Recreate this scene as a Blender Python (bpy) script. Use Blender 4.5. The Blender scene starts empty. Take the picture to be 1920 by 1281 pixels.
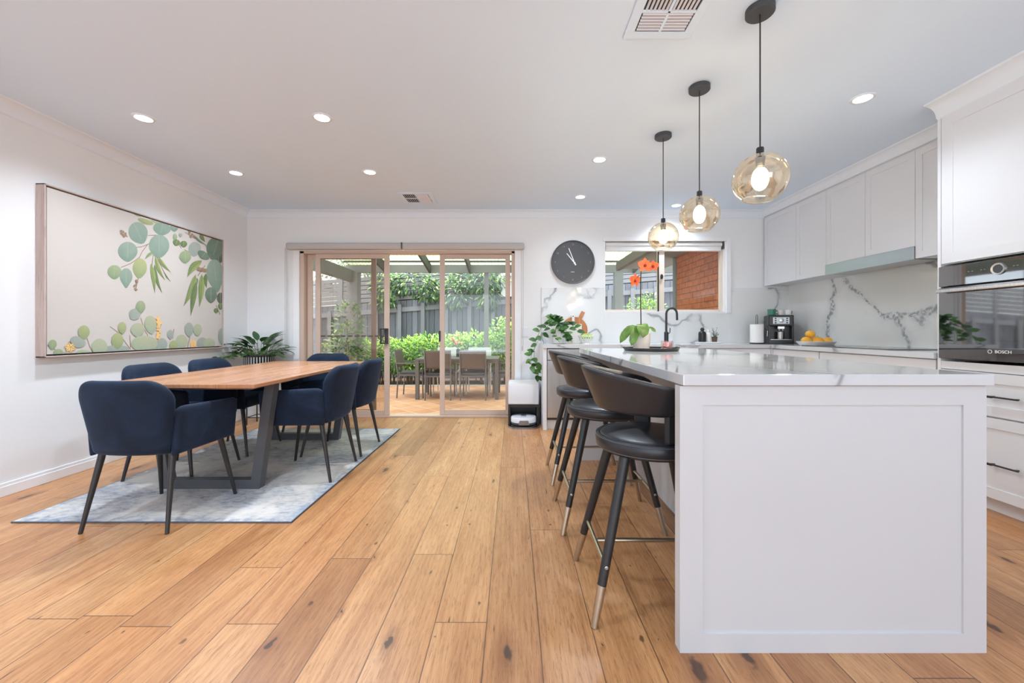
import bpy, bmesh, math, random
from mathutils import Vector, Matrix, Euler
random.seed(7)
PI = math.pi
SC = bpy.context.scene
COL = SC.collection
EYE = 1.05          # eye height above the floor
FOC = 750.0         # focal length in pixels of a 1920 wide frame
H = 2.52            # ceiling height
BW = 4.89           # inner face of the back wall
LW, RW = -3.25, 3.37
PZ = -0.17          # patio level

def at(px, py, d):
    return ((px - 962) * d / FOC, d, EYE + (622 - py) * d / FOC)

def lin(r, g, b):
    f = lambda c: (c / 255 / 12.92) if c / 255 <= 0.04045 else ((c / 255 + 0.055) / 1.055) ** 2.4
    return (f(r), f(g), f(b), 1.0)

# ---------------------------------------------------------------- materials
class NT:
    def __init__(s, name):
        s.m = bpy.data.materials.new(name); s.m.use_nodes = True
        s.t = s.m.node_tree; s.t.nodes.clear()
        s.out = s.t.nodes.new('ShaderNodeOutputMaterial')
    def n(s, typ, **kw):
        nd = s.t.nodes.new('ShaderNode' + typ)
        for k, v in kw.items():
            if k == 'ins':
                for i, val in v.items(): s.put(nd.inputs[i], val)
            else: setattr(nd, k, v)
        return nd
    def put(s, sock, v):
        if isinstance(v, bpy.types.NodeSocket): s.t.links.new(v, sock)
        else: sock.default_value = v
    def math(s, op, a, b=0.0, c=None, clamp=False):
        nd = s.t.nodes.new('ShaderNodeMath'); nd.operation = op; nd.use_clamp = clamp
        s.put(nd.inputs[0], a); s.put(nd.inputs[1], b)
        if c is not None: s.put(nd.inputs[2], c)
        return nd.outputs[0]
    def mix(s, f, a, b, blend='MIX'):
        nd = s.t.nodes.new('ShaderNodeMix'); nd.data_type = 'RGBA'; nd.blend_type = blend
        s.put(nd.inputs[0], f); s.put(nd.inputs[6], a); s.put(nd.inputs[7], b)
        return nd.outputs[2]
    def ramp(s, f, stops, interp='LINEAR'):
        nd = s.t.nodes.new('ShaderNodeValToRGB'); cr = nd.color_ramp; cr.interpolation = interp
        while len(cr.elements) < len(stops): cr.elements.new(0.5)
        for e, (p, c) in zip(cr.elements, stops):
            e.position = p; e.color = c if len(c) == 4 else (*c, 1)
        s.put(nd.inputs[0], f); return nd.outputs[0]
    def smooth(s, v, a, b):
        nd = s.t.nodes.new('ShaderNodeMapRange'); nd.interpolation_type = 'SMOOTHSTEP'
        s.put(nd.inputs[0], v); nd.inputs[1].default_value = a; nd.inputs[2].default_value = b
        return nd.outputs[0]
    def vec(s, x, y, z):
        nd = s.t.nodes.new('ShaderNodeCombineXYZ'); s.put(nd.inputs[0], x); s.put(nd.inputs[1], y); s.put(nd.inputs[2], z)
        return nd.outputs[0]
    def xyz(s, v):
        nd = s.t.nodes.new('ShaderNodeSeparateXYZ'); s.put(nd.inputs[0], v); return nd.outputs
    def noise(s, v, scale, detail=3.0, rough=0.5, dist=0.0):
        nd = s.t.nodes.new('ShaderNodeTexNoise'); s.put(nd.inputs['Vector'], v)
        nd.inputs['Scale'].default_value = scale; nd.inputs['Detail'].default_value = detail
        nd.inputs['Roughness'].default_value = rough; nd.inputs['Distortion'].default_value = dist
        return nd.outputs[0]
    def wpos(s): return s.n('NewGeometry').outputs['Position']
    def opos(s): return s.n('TexCoord').outputs['Object']
    def bump(s, h, strength=0.2, dist=0.01):
        nd = s.n('Bump'); nd.inputs['Strength'].default_value = strength; nd.inputs['Distance'].default_value = dist
        s.put(nd.inputs['Height'], h); return nd.outputs[0]
    def pbr(s, col, rough=0.5, metal=0.0, bump=None, **kw):
        p = s.n('BsdfPrincipled'); s.put(p.inputs['Base Color'], col); s.put(p.inputs['Roughness'], rough)
        s.put(p.inputs['Metallic'], metal)
        if bump is not None: s.put(p.inputs['Normal'], bump)
        for k, v in kw.items(): s.put(p.inputs[k.replace('_', ' ')], v)
        s.t.links.new(p.outputs[0], s.out.inputs[0]); return p

MATS = {}
def simple(name, rgb, rough=0.5, metal=0.0, var=0.04, vscale=6.0, bump=0.0, bscale=200.0, **kw):
    """plain surface with a slight procedural variation"""
    t = NT(name); p = t.opos()
    c = lin(*rgb); nz = t.noise(p, vscale, 3.0)
    lo = tuple(x * (1 - var) for x in c[:3]) + (1,); hi = tuple(min(1, x * (1 + var)) for x in c[:3]) + (1,)
    colr = t.ramp(nz, [(0.3, lo), (0.7, hi)])
    b = t.bump(t.noise(p, bscale, 2.0), bump, 0.002) if bump else None
    t.pbr(colr, rough, metal, b, **kw)
    MATS[name] = t.m; return t.m

def emissive(name, rgb, strength):
    t = NT(name); e = t.n('Emission'); e.inputs[0].default_value = (*rgb, 1); e.inputs[1].default_value = strength
    t.t.links.new(e.outputs[0], t.out.inputs[0]); MATS[name] = t.m; return t.m

def glassy(name, tint, refl0=0.05, refl1=0.6, gcol=(1, 1, 1, 1), rough=0.0):
    """clear pane: transmits with a tint and reflects more at grazing angles"""
    t = NT(name); tr = t.n('BsdfTransparent'); tr.inputs[0].default_value = (*tint, 1)
    g = t.n('BsdfGlossy'); g.inputs[0].default_value = gcol; g.inputs['Roughness'].default_value = rough
    lw = t.n('LayerWeight'); lw.inputs[0].default_value = 0.35
    f = t.math('MULTIPLY_ADD', lw.outputs[1], refl1 - refl0, refl0)
    mx = t.n('MixShader'); t.put(mx.inputs[0], f); t.t.links.new(tr.outputs[0], mx.inputs[1]); t.t.links.new(g.outputs[0], mx.inputs[2])
    t.t.links.new(mx.outputs[0], t.out.inputs[0]); MATS[name] = t.m; return t.m

def leafmat(name, attr=True, rgb=(60, 110, 40), rough=0.45, trans=0.25):
    t = NT(name)
    if attr:
        a = t.n('Attribute', attribute_name='Col'); col = a.outputs['Color']
    else:
        col = t.ramp(t.noise(t.opos(), 25.0), [(0.3, lin(*[c * 0.75 for c in rgb])), (0.7, lin(*[min(255, c * 1.15) for c in rgb]))])
    p = t.n('BsdfPrincipled'); t.put(p.inputs['Base Color'], col); p.inputs['Roughness'].default_value = rough
    tl = t.n('BsdfTranslucent'); t.put(tl.inputs[0], col)
    mx = t.n('MixShader'); mx.inputs[0].default_value = trans
    t.t.links.new(p.outputs[0], mx.inputs[1]); t.t.links.new(tl.outputs[0], mx.inputs[2])
    t.t.links.new(mx.outputs[0], t.out.inputs[0]); MATS[name] = t.m; return t.m

def mat_floor():
    t = NT('oak_planks'); P = t.xyz(t.wpos()); W, L = 0.1866, 1.95
    xs = t.math('DIVIDE', t.math('ADD', P[0], 0.095 + W * 40), W)
    col = t.math('FLOOR', xs); fx = t.math('FRACT', xs)
    wn = t.n('TexWhiteNoise', noise_dimensions='1D'); t.put(wn.inputs['W'], col)
    ys = t.math('ADD', t.math('DIVIDE', P[1], L), t.math('MULTIPLY', wn.outputs[0], 9.7))
    row = t.math('FLOOR', ys); fy = t.math('FRACT', ys)
    w2 = t.n('TexWhiteNoise', noise_dimensions='2D'); t.put(w2.inputs['Vector'], t.vec(col, row, 0.0))
    rid = w2.outputs[0]; rcol = w2.outputs[1]
    ex = t.math('MULTIPLY', t.math('MINIMUM', fx, t.math('SUBTRACT', 1.0, fx)), W)
    ey = t.math('MULTIPLY', t.math('MINIMUM', fy, t.math('SUBTRACT', 1.0, fy)), L)
    gap = t.math('SUBTRACT', 1.0, t.smooth(t.math('MINIMUM', ex, ey), 0.0006, 0.003))
    off = t.math('MULTIPLY', rid, 37.0)
    g1 = t.noise(t.vec(t.math('MULTIPLY_ADD', P[0], 9.0, off), t.math('MULTIPLY', P[1], 1.1), off), 1.0, 5.0, 0.6, 1.2)
    g2 = t.noise(t.vec(t.math('MULTIPLY_ADD', P[0], 190.0, off), t.math('MULTIPLY', P[1], 14.0), off), 1.0, 4.0, 0.7, 0.6)
    wv = t.n('TexWave', wave_type='BANDS', bands_direction='X'); t.put(wv.inputs['Vector'], t.vec(t.math('MULTIPLY_ADD', P[0], 14.0, off), t.math('MULTIPLY', P[1], 0.9), off))
    wv.inputs['Scale'].default_value = 1.0; wv.inputs['Distortion'].default_value = 9.0; wv.inputs['Detail'].default_value = 3.0; wv.inputs['Detail Scale'].default_value = 1.2
    a = t.ramp(g1, [(0.25, lin(158, 108, 64)), (0.5, lin(188, 140, 92)), (0.75, lin(208, 164, 116))])
    a = t.mix(0.12, a, t.ramp(wv.outputs[1], [(0.1, lin(172, 130, 94)), (0.55, lin(216, 180, 144)), (1.0, lin(228, 196, 162))]))
    a = t.mix(t.smooth(g2, 0.5, 0.64), a, t.mix(0.5, a, lin(118, 78, 46)))
    tone = t.ramp(rid, [(0.0, lin(204, 180, 158)), (0.18, lin(232, 214, 196)), (0.4, lin(255, 242, 226)), (0.6, lin(246, 222, 200)), (0.8, lin(252, 238, 224)), (1.0, lin(255, 250, 242))])
    a = t.mix(0.85, a, tone, 'MULTIPLY')
    # knots and dark flecks
    v = t.n('TexVoronoi', voronoi_dimensions='2D', feature='F1'); 
    wob = t.math('MULTIPLY', t.math('SUBTRACT', t.noise(t.wpos(), 28.0, 2.0), 0.5), 0.16)
    t.put(v.inputs['Vector'], t.vec(t.math('ADD', t.math('MULTIPLY', P[0], 5.2), wob), t.math('ADD', t.math('MULTIPLY', P[1], 1.9), wob), 0.0)); v.inputs['Scale'].default_value = 1.0
    vr = t.xyz(v.outputs['Color'])
    size = t.math('MULTIPLY', t.math('POWER', vr[0], 3.0), 0.17)
    k = t.math('DIVIDE', v.outputs['Distance'], t.math('MAXIMUM', size, 0.001))
    gate = t.math('GREATER_THAN', vr[1], 0.35)
    halo = t.math('MULTIPLY', t.math('SUBTRACT', 1.0, t.smooth(k, 0.6, 2.6)), gate)
    core = t.math('MULTIPLY', t.math('SUBTRACT', 1.0, t.smooth(k, 0.35, 0.8)), gate)
    a = t.mix(t.math('MULTIPLY', halo, 0.5), a, lin(120, 70, 36))
    a = t.mix(t.math('MULTIPLY', core, 0.85), a, lin(48, 32, 24))
    vb = t.n('TexVoronoi', voronoi_dimensions='2D', feature='F1'); t.put(vb.inputs['Vector'], t.vec(t.math('ADD', t.math('MULTIPLY', P[0], 9.0), wob), t.math('ADD', t.math('MULTIPLY', P[1], 5.0), wob), 0.0)); vb.inputs['Scale'].default_value = 1.0
    vq = t.xyz(vb.outputs['Color']); kb = t.math('DIVIDE', vb.outputs['Distance'], t.math('MAXIMUM', t.math('MULTIPLY', t.math('POWER', vq[0], 2.0), 0.11), 0.001))
    sp = t.math('MULTIPLY', t.math('SUBTRACT', 1.0, t.smooth(kb, 0.4, 1.0)), t.math('GREATER_THAN', vq[1], 0.72))
    a = t.mix(t.math('MULTIPLY', sp, 0.75), a, lin(62, 40, 26))
    cr = t.noise(t.vec(t.math('MULTIPLY_ADD', P[0], 40.0, off), t.math('MULTIPLY', P[1], 4.5), off), 1.0, 1.0, 0.4)
    a = t.mix(t.math('MULTIPLY', t.smooth(cr, 0.765, 0.80), 0.8), a, lin(60, 38, 24))
    a = t.mix(t.math('MULTIPLY', gap, 0.85), a, lin(70, 42, 24))
    rough = t.math('MULTIPLY_ADD', g2, 0.16, 0.28)
    b = t.bump(t.math('SUBTRACT', t.math('MULTIPLY', g2, 0.12), gap), 0.12, 0.002)
    t.pbr(a, rough, 0.0, b, Specular_IOR_Level=0.55)
    MATS['floor'] = t.m

def mat_marble(nm='marble', base=(226, 227, 226), spec=0.5, rough=0.06, bold=False):
    t = NT(nm); p = t.wpos(); q = t.n('VectorMath', operation='MULTIPLY'); t.put(q.inputs[0], p); q.inputs[1].default_value = (0.8, 0.8, 0.8)
    wv = t.n('TexNoise'); t.put(wv.inputs['Vector'], p); wv.inputs['Scale'].default_value = 1.6; wv.inputs['Detail'].default_value = 4
    ad = t.n('VectorMath', operation='MULTIPLY_ADD'); t.put(ad.inputs[0], wv.outputs['Color']); ad.inputs[1].default_value = (0.55, 0.55, 0.55); t.put(ad.inputs[2], q.outputs[0])
    n1 = t.noise(ad.outputs[0], 1.6, 1.0, 0.3)
    r1 = t.math('ABSOLUTE', t.math('SUBTRACT', n1, 0.5))
    vein = t.math('SUBTRACT', 1.0, t.smooth(r1, 0.0, 0.017))
    soft = t.math('SUBTRACT', 1.0, t.smooth(r1, 0.0, 0.05))
    n2 = t.noise(ad.outputs[0], 3.2, 2.0, 0.5); r2 = t.math('ABSOLUTE', t.math('SUBTRACT', n2, 0.5))
    v2 = t.math('MULTIPLY', t.math('SUBTRACT', 1.0, t.smooth(r2, 0.0, 0.012)), soft)
    br = t.smooth(t.noise(p, 3.5, 2.0), 0.3, 0.55)
    c = t.mix(t.math('MULTIPLY', soft, 0.18), lin(*base), lin(172, 176, 182))
    c = t.mix(t.math('MULTIPLY', t.math('MULTIPLY', vein, br), 0.75), c, lin(120, 124, 130))
    c = t.mix(t.math('MULTIPLY', v2, 0.75), c, lin(132, 135, 138))
    if bold:   # long branching veins of this slab
        P = t.xyz(p); wob = t.math('MULTIPLY', t.math('SUBTRACT', t.noise(p, 4.5, 4.0, 0.6), 0.5), 0.30)
        y, z = t.math('ADD', P[1], wob), t.math('ADD', P[2], wob)
        f1 = t.math('ABSOLUTE', t.math('SUBTRACT', y, t.math('MULTIPLY_ADD', t.math('SINE', t.math('MULTIPLY', P[2], 7.0)), 0.05, 4.22)))
        up = t.math('MULTIPLY', t.math('MAXIMUM', t.math('SUBTRACT', P[1], 3.62), 0.0), 0.95)
        f2 = t.math('ABSOLUTE', t.math('SUBTRACT', z, t.math('ADD', up, t.math('MULTIPLY_ADD', t.math('MAXIMUM', t.math('SUBTRACT', 3.3, P[1]), 0.0), 0.45, 1.17))))
        f3 = t.math('ADD', t.math('ABSOLUTE', t.math('SUBTRACT', y, t.math('MULTIPLY_ADD', P[2], 0.5, 2.92))), t.math('MULTIPLY', t.math('MAXIMUM', t.math('SUBTRACT', P[2], 1.15), 0.0), 3.0))
        f = t.math('MINIMUM', t.math('MINIMUM', f1, f2), f3); wid = t.math('MULTIPLY_ADD', t.noise(p, 9.0, 2.0), 0.05, 0.002)
        g = t.math('DIVIDE', f, wid); cl = t.math('SUBTRACT', 1.0, t.smooth(g, 0.4, 1.3)); mot = t.smooth(t.noise(p, 38.0, 3.0), 0.35, 0.6)
        c = t.mix(t.math('MULTIPLY', t.math('SUBTRACT', 1.0, t.smooth(g, 0.5, 4.0)), 0.22), c, lin(168, 172, 178))
        c = t.mix(t.math('MULTIPLY', t.math('MULTIPLY', cl, mot), 0.8), c, lin(122, 126, 132))
    t.pbr(c, rough, 0.0, None, Specular_IOR_Level=spec)
    MATS[nm] = t.m

def mat_rug():
    t = NT('faded_rug'); P = t.wpos(); p = t.xyz(P)
    big = t.noise(P, 2.1, 4.0, 0.6, 0.6)
    st = t.noise(t.vec(t.math('MULTIPLY', p[0], 11.0), t.math('MULTIPLY', p[1], 30.0), 0.0), 1.0, 6.0, 0.75, 1.2)
    fine = t.noise(P, 120.0, 2.0)
    c = t.ramp(big, [(0.32, lin(150, 154, 164)), (0.44, lin(180, 181, 184)), (0.55, lin(206, 202, 197)), (0.66, lin(218, 213, 205))])
    c = t.mix(t.math('MULTIPLY', t.math('MULTIPLY', t.smooth(st, 0.5, 0.66), 0.75), t.smooth(big, 0.64, 0.40)), c, lin(104, 108, 118))
    c = t.mix(t.math('MULTIPLY', t.smooth(st, 0.52, 0.4), 0.35), c, lin(222, 217, 208))
    c = t.mix(t.math('MULTIPLY', t.smooth(t.noise(P, 5.5, 4.0, 0.7), 0.56, 0.68), 0.25), c, lin(112, 118, 136))
    # blue worn border
    dx = t.math('MINIMUM', t.math('SUBTRACT', -1.215, p[0]), t.math('ADD', p[0], 2.75)); dy = t.math('MINIMUM', t.math('SUBTRACT', p[1], 2.19), t.math('SUBTRACT', 4.3, p[1]))
    ed = t.math('MINIMUM', dx, dy)
    bl = t.math('MULTIPLY', t.math('SUBTRACT', 1.0, t.smooth(ed, 0.02, 0.07)), t.smooth(t.noise(P, 26.0, 3.0), 0.38, 0.6))
    c = t.mix(t.math('MULTIPLY', bl, 0.55), c, lin(104, 132, 168))
    c = t.mix(t.math('SUBTRACT', 1.0, t.smooth(ed, 0.0, 0.008)), c, lin(84, 88, 98))
    t.pbr(c, 0.95, 0.0, t.bump(t.math('ADD', fine, st), 0.5, 0.004), Specular_IOR_Level=0.1)
    MATS['rug'] = t.m

def mat_wood(name, c0, c1, c2, axis='Y', rough=0.3, sc=1.0):
    t = NT(name); p = t.xyz(t.opos())
    a, b = (p[0], p[1]) if axis == 'Y' else ((p[1], p[0]) if axis == 'X' else (p[0], p[2]))
    g = t.noise(t.vec(t.math('MULTIPLY', a, 14 * sc), t.math('MULTIPLY', b, 0.7 * sc), p[2]), 1.0, 4.0, 0.55, 0.4)
    f = t.noise(t.vec(t.math('MULTIPLY', a, 160 * sc), t.math('MULTIPLY', b, 6.0 * sc), p[2]), 1.0, 3.0, 0.6)
    c = t.ramp(g, [(0.28, lin(*c0)), (0.5, lin(*c1)), (0.72, lin(*c2))])
    c = t.mix(t.math('MULTIPLY', t.smooth(f, 0.5, 0.7), 0.4), c, lin(*[v * 0.7 for v in c0]))
    t.pbr(c, rough, 0.0, t.bump(f, 0.05, 0.001)); MATS[name] = t.m; return t.m

def mat_brick():
    t = NT('red_brick'); p = t.xyz(t.wpos())
    b = t.n('TexBrick'); t.put(b.inputs['Vector'], t.vec(p[1], p[2], 0.0)); b.offset = 0.5
    b.inputs['Scale'].default_value = 1.0; b.inputs['Brick Width'].default_value = 0.24; b.inputs['Row Height'].default_value = 0.086
    b.inputs['Mortar Size'].default_value = 0.006; b.inputs['Color1'].default_value = lin(196, 112, 66); b.inputs['Color2'].default_value = lin(164, 86, 50)
    b.inputs['Mortar'].default_value = lin(70, 46, 36); b.inputs['Bias'].default_value = 0.0
    c = t.mix(0.35, b.outputs[0], t.ramp(t.noise(t.wpos(), 14.0), [(0.3, lin(130, 70, 44)), (0.7, lin(214, 140, 92))]))
    t.pbr(c, 0.9, 0.0, t.bump(t.math('SUBTRACT', 1.0, b.outputs[1]), 0.6, 0.01)); MATS['brick'] = t.m

def mat_tiles():
    t = NT('terracotta_tiles'); p = t.xyz(t.wpos()); S = 0.32
    a = t.math('DIVIDE', t.math('ADD', p[0], p[1]), S * 1.414); c_ = t.math('DIVIDE', t.math('SUBTRACT', p[0], p[1]), S * 1.414)
    fa, fc = t.math('FRACT', a), t.math('FRACT', c_)
    m = t.math('MINIMUM', t.math('MINIMUM', fa, t.math('SUBTRACT', 1.0, fa)), t.math('MINIMUM', fc, t.math('SUBTRACT', 1.0, fc)))
    w = t.n('TexWhiteNoise', noise_dimensions='2D'); t.put(w.inputs['Vector'], t.vec(t.math('FLOOR', a), t.math('FLOOR', c_), 0.0))
    c = t.ramp(w.outputs[0], [(0.0, lin(176, 116, 84)), (0.5, lin(192, 134, 100)), (1.0, lin(202, 148, 114))])
    c = t.mix(0.25, c, t.ramp(t.noise(t.wpos(), 5.0), [(0.3, lin(164, 104, 74)), (0.7, lin(214, 166, 134))]))
    c = t.mix(t.math('SUBTRACT', 1.0, t.smooth(m, 0.012, 0.025)), c, lin(212, 182, 160))
    t.pbr(c, 0.6); MATS['tiles'] = t.m

def mat_fence():
    t = NT('grey_paling'); p = t.xyz(t.opos()); S = 0.15
    f = t.math('FRACT', t.math('DIVIDE', p[0], S)); m = t.math('MINIMUM', f, t.math('SUBTRACT', 1.0, f))
    w = t.n('TexWhiteNoise', noise_dimensions='1D'); t.put(w.inputs['W'], t.math('FLOOR', t.math('DIVIDE', p[0], S)))
    c = t.ramp(w.outputs[0], [(0.0, lin(92, 95, 102)), (1.0, lin(128, 132, 140))])
    c = t.mix(0.3, c, t.ramp(t.noise(t.vec(t.math('MULTIPLY', p[0], 40.0), 0.0, t.math('MULTIPLY', p[2], 3.0)), 1.0), [(0.3, lin(70, 72, 78)), (0.7, lin(124, 128, 134))]))
    c = t.mix(t.math('SUBTRACT', 1.0, t.smooth(m, 0.03, 0.07)), c, lin(46, 48, 52))
    t.pbr(c, 0.85); MATS['paling'] = t.m

def mat_velvet():
    t = NT('navy_velvet'); p = t.opos()
    n = t.noise(p, 5.0, 4.0, 0.65, 0.8)
    c = t.ramp(n, [(0.3, lin(14, 22, 36)), (0.55, lin(21, 34, 54)), (0.8, lin(32, 48, 72))])
    pr = t.pbr(c, 0.85, 0.0, t.bump(t.noise(p, 300.0), 0.1, 0.001), Specular_IOR_Level=0.25, Sheen_Weight=0.4, Sheen_Roughness=0.4)
    pr.inputs['Sheen Tint'].default_value = lin(90, 120, 160)
    MATS['velvet'] = t.m

def mat_brushed(name, rgb, rough=0.3, axis=2):
    t = NT(name); p = t.xyz(t.opos())
    v = [t.math('MULTIPLY', p[i], 3.0 if i == axis else 220.0) for i in range(3)]
    f = t.noise(t.vec(*v), 1.0, 2.0)
    c = t.ramp(f, [(0.3, lin(*[k * 0.9 for k in rgb])), (0.7, lin(*rgb))])
    t.pbr(c, t.math('MULTIPLY_ADD', f, 0.12, rough), 1.0); MATS[name] = t.m; return t.m

def mat_weave(name, c0, c1, sc=130.0):
    t = NT(name); p = t.xyz(t.opos())
    a = t.math('SINE', t.math('MULTIPLY', p[0], sc)); b = t.math('SINE', t.math('MULTIPLY', p[2], sc * 1.6))
    f = t.math('MULTIPLY_ADD', t.math('MULTIPLY', a, b), 0.5, 0.5)
    c = t.ramp(f, [(0.2, lin(*c0)), (0.8, lin(*c1))]); t.pbr(c, 0.7); MATS[name] = t.m

mat_floor(); mat_marble(); mat_marble('bold_marble', bold=True); mat_marble('polished_marble', (206, 209, 213), 0.9, 0.07); mat_rug(); mat_brick(); mat_tiles(); mat_fence(); mat_velvet()
mat_wood('table_wood', (162, 108, 74), (180, 126, 88), (194, 144, 106), 'Y', 0.24)
mat_wood('frame_wood', (176, 156, 148), (192, 174, 166), (204, 188, 180), 'Z', 0.6)
mat_wood('board_wood', (150, 88, 46), (186, 116, 66), (204, 140, 88), 'Z', 0.45, 2.0)
mat_brushed('steel', (205, 205, 205), 0.25, 2); S = simple; S('brass', (192, 182, 164), 0.3, 1.0, 0.03); mat_brushed('hood_steel', (196, 204, 212), 0.28, 1)
mat_weave('dark_weave', (70, 60, 55), (112, 98, 90)); mat_weave('light_weave', (168, 170, 168), (206, 208, 206))
S = simple
S('wall', (231, 232, 233), 0.9, 0, 0.01, 1.5); S('cornice', (226, 233, 241), 0.9, 0, 0.008, 1.0); S('ceiling', (216, 232, 249), 0.95, 0, 0.008, 1.0); S('trim', (236, 237, 239), 0.5, 0, 0.01)
S('cabinet', (222, 224, 228), 0.38, 0, 0.008, 2.0); S('cabinet_dimmed', (206, 208, 211), 0.38, 0, 0.008, 2.0)  # island copy of the cabinet white, darkened to hold back strong front light
S('black_metal', (34, 34, 36), 0.42, 0, 0.1, 20); S('gunmetal', (74, 77, 82), 0.45, 0, 0.06, 8); S('leather', (33, 36, 42), 0.36, 0, 0.08, 9, 0.12, 260)
S('leather_seam', (70, 72, 76), 0.5); S('rubber', (24, 24, 24), 0.8); S('door_alu', (198, 176, 160), 0.45, 0, 0.03, 4); S('window_alu', (222, 208, 192), 0.5, 0, 0.03, 4)
S('blind', (188, 184, 182), 0.85, 0, 0.02); S('white_blind', (225, 225, 226), 0.8, 0, 0.02); S('plastic_white', (226, 230, 236), 0.35, 0, 0.01)
S('plastic_black', (22, 22, 24), 0.35, 0, 0.08); S('black_gloss', (10, 11, 13), 0.03, 0, 0.05, IOR=2.9); S('grey_dark', (58, 60, 64), 0.5)
S('canvas', (196, 190, 183), 0.85, 0, 0.015, 2.5, 0.15, 400); S('clock_face', (70, 71, 74), 0.32, 0, 0.03); S('clock_rim', (84, 86, 90), 0.4); S('white_paint', (240, 240, 240), 0.5)
S('numeral', (140, 142, 146), 0.5); S('soil', (54, 40, 30), 0.95, 0, 0.3, 60); S('stem_brown', (96, 74, 54), 0.8, 0, 0.15, 30); S('stem_green', (84, 110, 60), 0.7, 0, 0.15, 30)
S('stem_dark', (40, 34, 28), 0.7); S('ceramic', (240, 238, 234), 0.3, 0, 0.01); S('cream_board', (226, 219, 210), 0.55, 0, 0.02); S('blush', (238, 224, 214), 0.5, 0, 0.02); S('coral', (240, 120, 104), 0.5, 0, 0.15, 40)
S('apple', (168, 196, 62), 0.35, 0, 0.12, 14); S('fruit', (240, 176, 48), 0.45, 0, 0.08, 14, 0.15, 140); S('green_cup', (58, 128, 104), 0.4); S('paper', (242, 240, 238), 0.9, 0, 0.01)
S('grey_paint', (126, 128, 131), 0.8, 0, 0.06, 3); S('rafter', (70, 68, 66), 0.8, 0, 0.08, 3); S('soffit', (122, 132, 134), 0.8, 0, 0.03, 2); S('gutter', (84, 72, 64), 0.6)
S('mulch', (78, 58, 46), 0.95, 0, 0.35, 22); S('outdoor_metal', (92, 88, 86), 0.5, 0, 0.05); S('outdoor_cushion', (70, 66, 66), 0.9, 0, 0.08); S('outdoor_light', (196, 194, 190), 0.5)
S('roof_tan', (196, 170, 140), 0.8, 0, 0.06, 4); S('cream_wall', (244, 238, 226), 0.9, 0, 0.02); S('orchid_red', (232, 96, 36), 0.5, 0, 0.15, 30); S('orchid_core', (150, 24, 24), 0.5)
S('petal_peach', (238, 168, 124), 0.5, 0, 0.1, 20); S('foot_white', (225, 225, 225), 0.7); S('stucco', (222, 214, 206), 0.9, 0, 0.04, 4); S('vent_dark', (38, 38, 40), 0.8); S('vent_metal', (214, 214, 222), 0.5)
S('concrete', (180, 172, 164), 0.9, 0, 0.08, 4); S('brown_sign', (150, 96, 78), 0.7)
leafmat('leaf'); leafmat('orchid_leaf', False, (94, 134, 52), 0.35, 0.1)
emissive('lamp_disc', (1.0, 0.98, 0.95), 9.0); emissive('bulb', (1.0, 0.82, 0.52), 14.0); emissive('hood_glow', (1, 1, 1), 1.0)
glassy('pane', (0.97, 0.98, 0.98), 0.025, 0.35); glassy('pane_dark', (0.80, 0.76, 0.72), 0.03, 0.35); glassy('clear_glass', (0.96, 0.97, 0.97), 0.06, 0.8)
glassy('amber', (0.93, 0.84, 0.68), 0.2, 0.9, (1.0, 0.94, 0.84, 1), 0.03)
t = NT('roof_sheet'); p = t.xyz(t.wpos()); f = t.math('MULTIPLY_ADD', t.math('SINE', t.math('MULTIPLY', p[0], 82.0)), 0.5, 0.5)
c = t.ramp(f, [(0.0, lin(140, 162, 112)), (1.0, lin(196, 210, 168))])
a = t.n('BsdfTranslucent'); t.put(a.inputs[0], c); b = t.n('BsdfDiffuse'); t.put(b.inputs[0], c); tr = t.n('BsdfTransparent'); tr.inputs[0].default_value = (0.8, 0.86, 0.74, 1)
m1 = t.n('MixShader'); m1.inputs[0].default_value = 0.25; t.t.links.new(a.outputs[0], m1.inputs[1]); t.t.links.new(b.outputs[0], m1.inputs[2])
m2 = t.n('MixShader'); m2.inputs[0].default_value = 0.18; t.t.links.new(m1.outputs[0], m2.inputs[1]); t.t.links.new(tr.outputs[0], m2.inputs[2]); t.t.links.new(m2.outputs[0], t.out.inputs[0]); MATS['roof_sheet'] = t.m
t = NT('leaf_print'); a = t.n('Attribute', attribute_name='Col')
c = t.mix(t.math('MULTIPLY', t.noise(t.opos(), 18.0, 4.0), 0.22), a.outputs['Color'], lin(190, 192, 172)); t.pbr(c, 0.85); MATS['leaf_print'] = t.m

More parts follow.
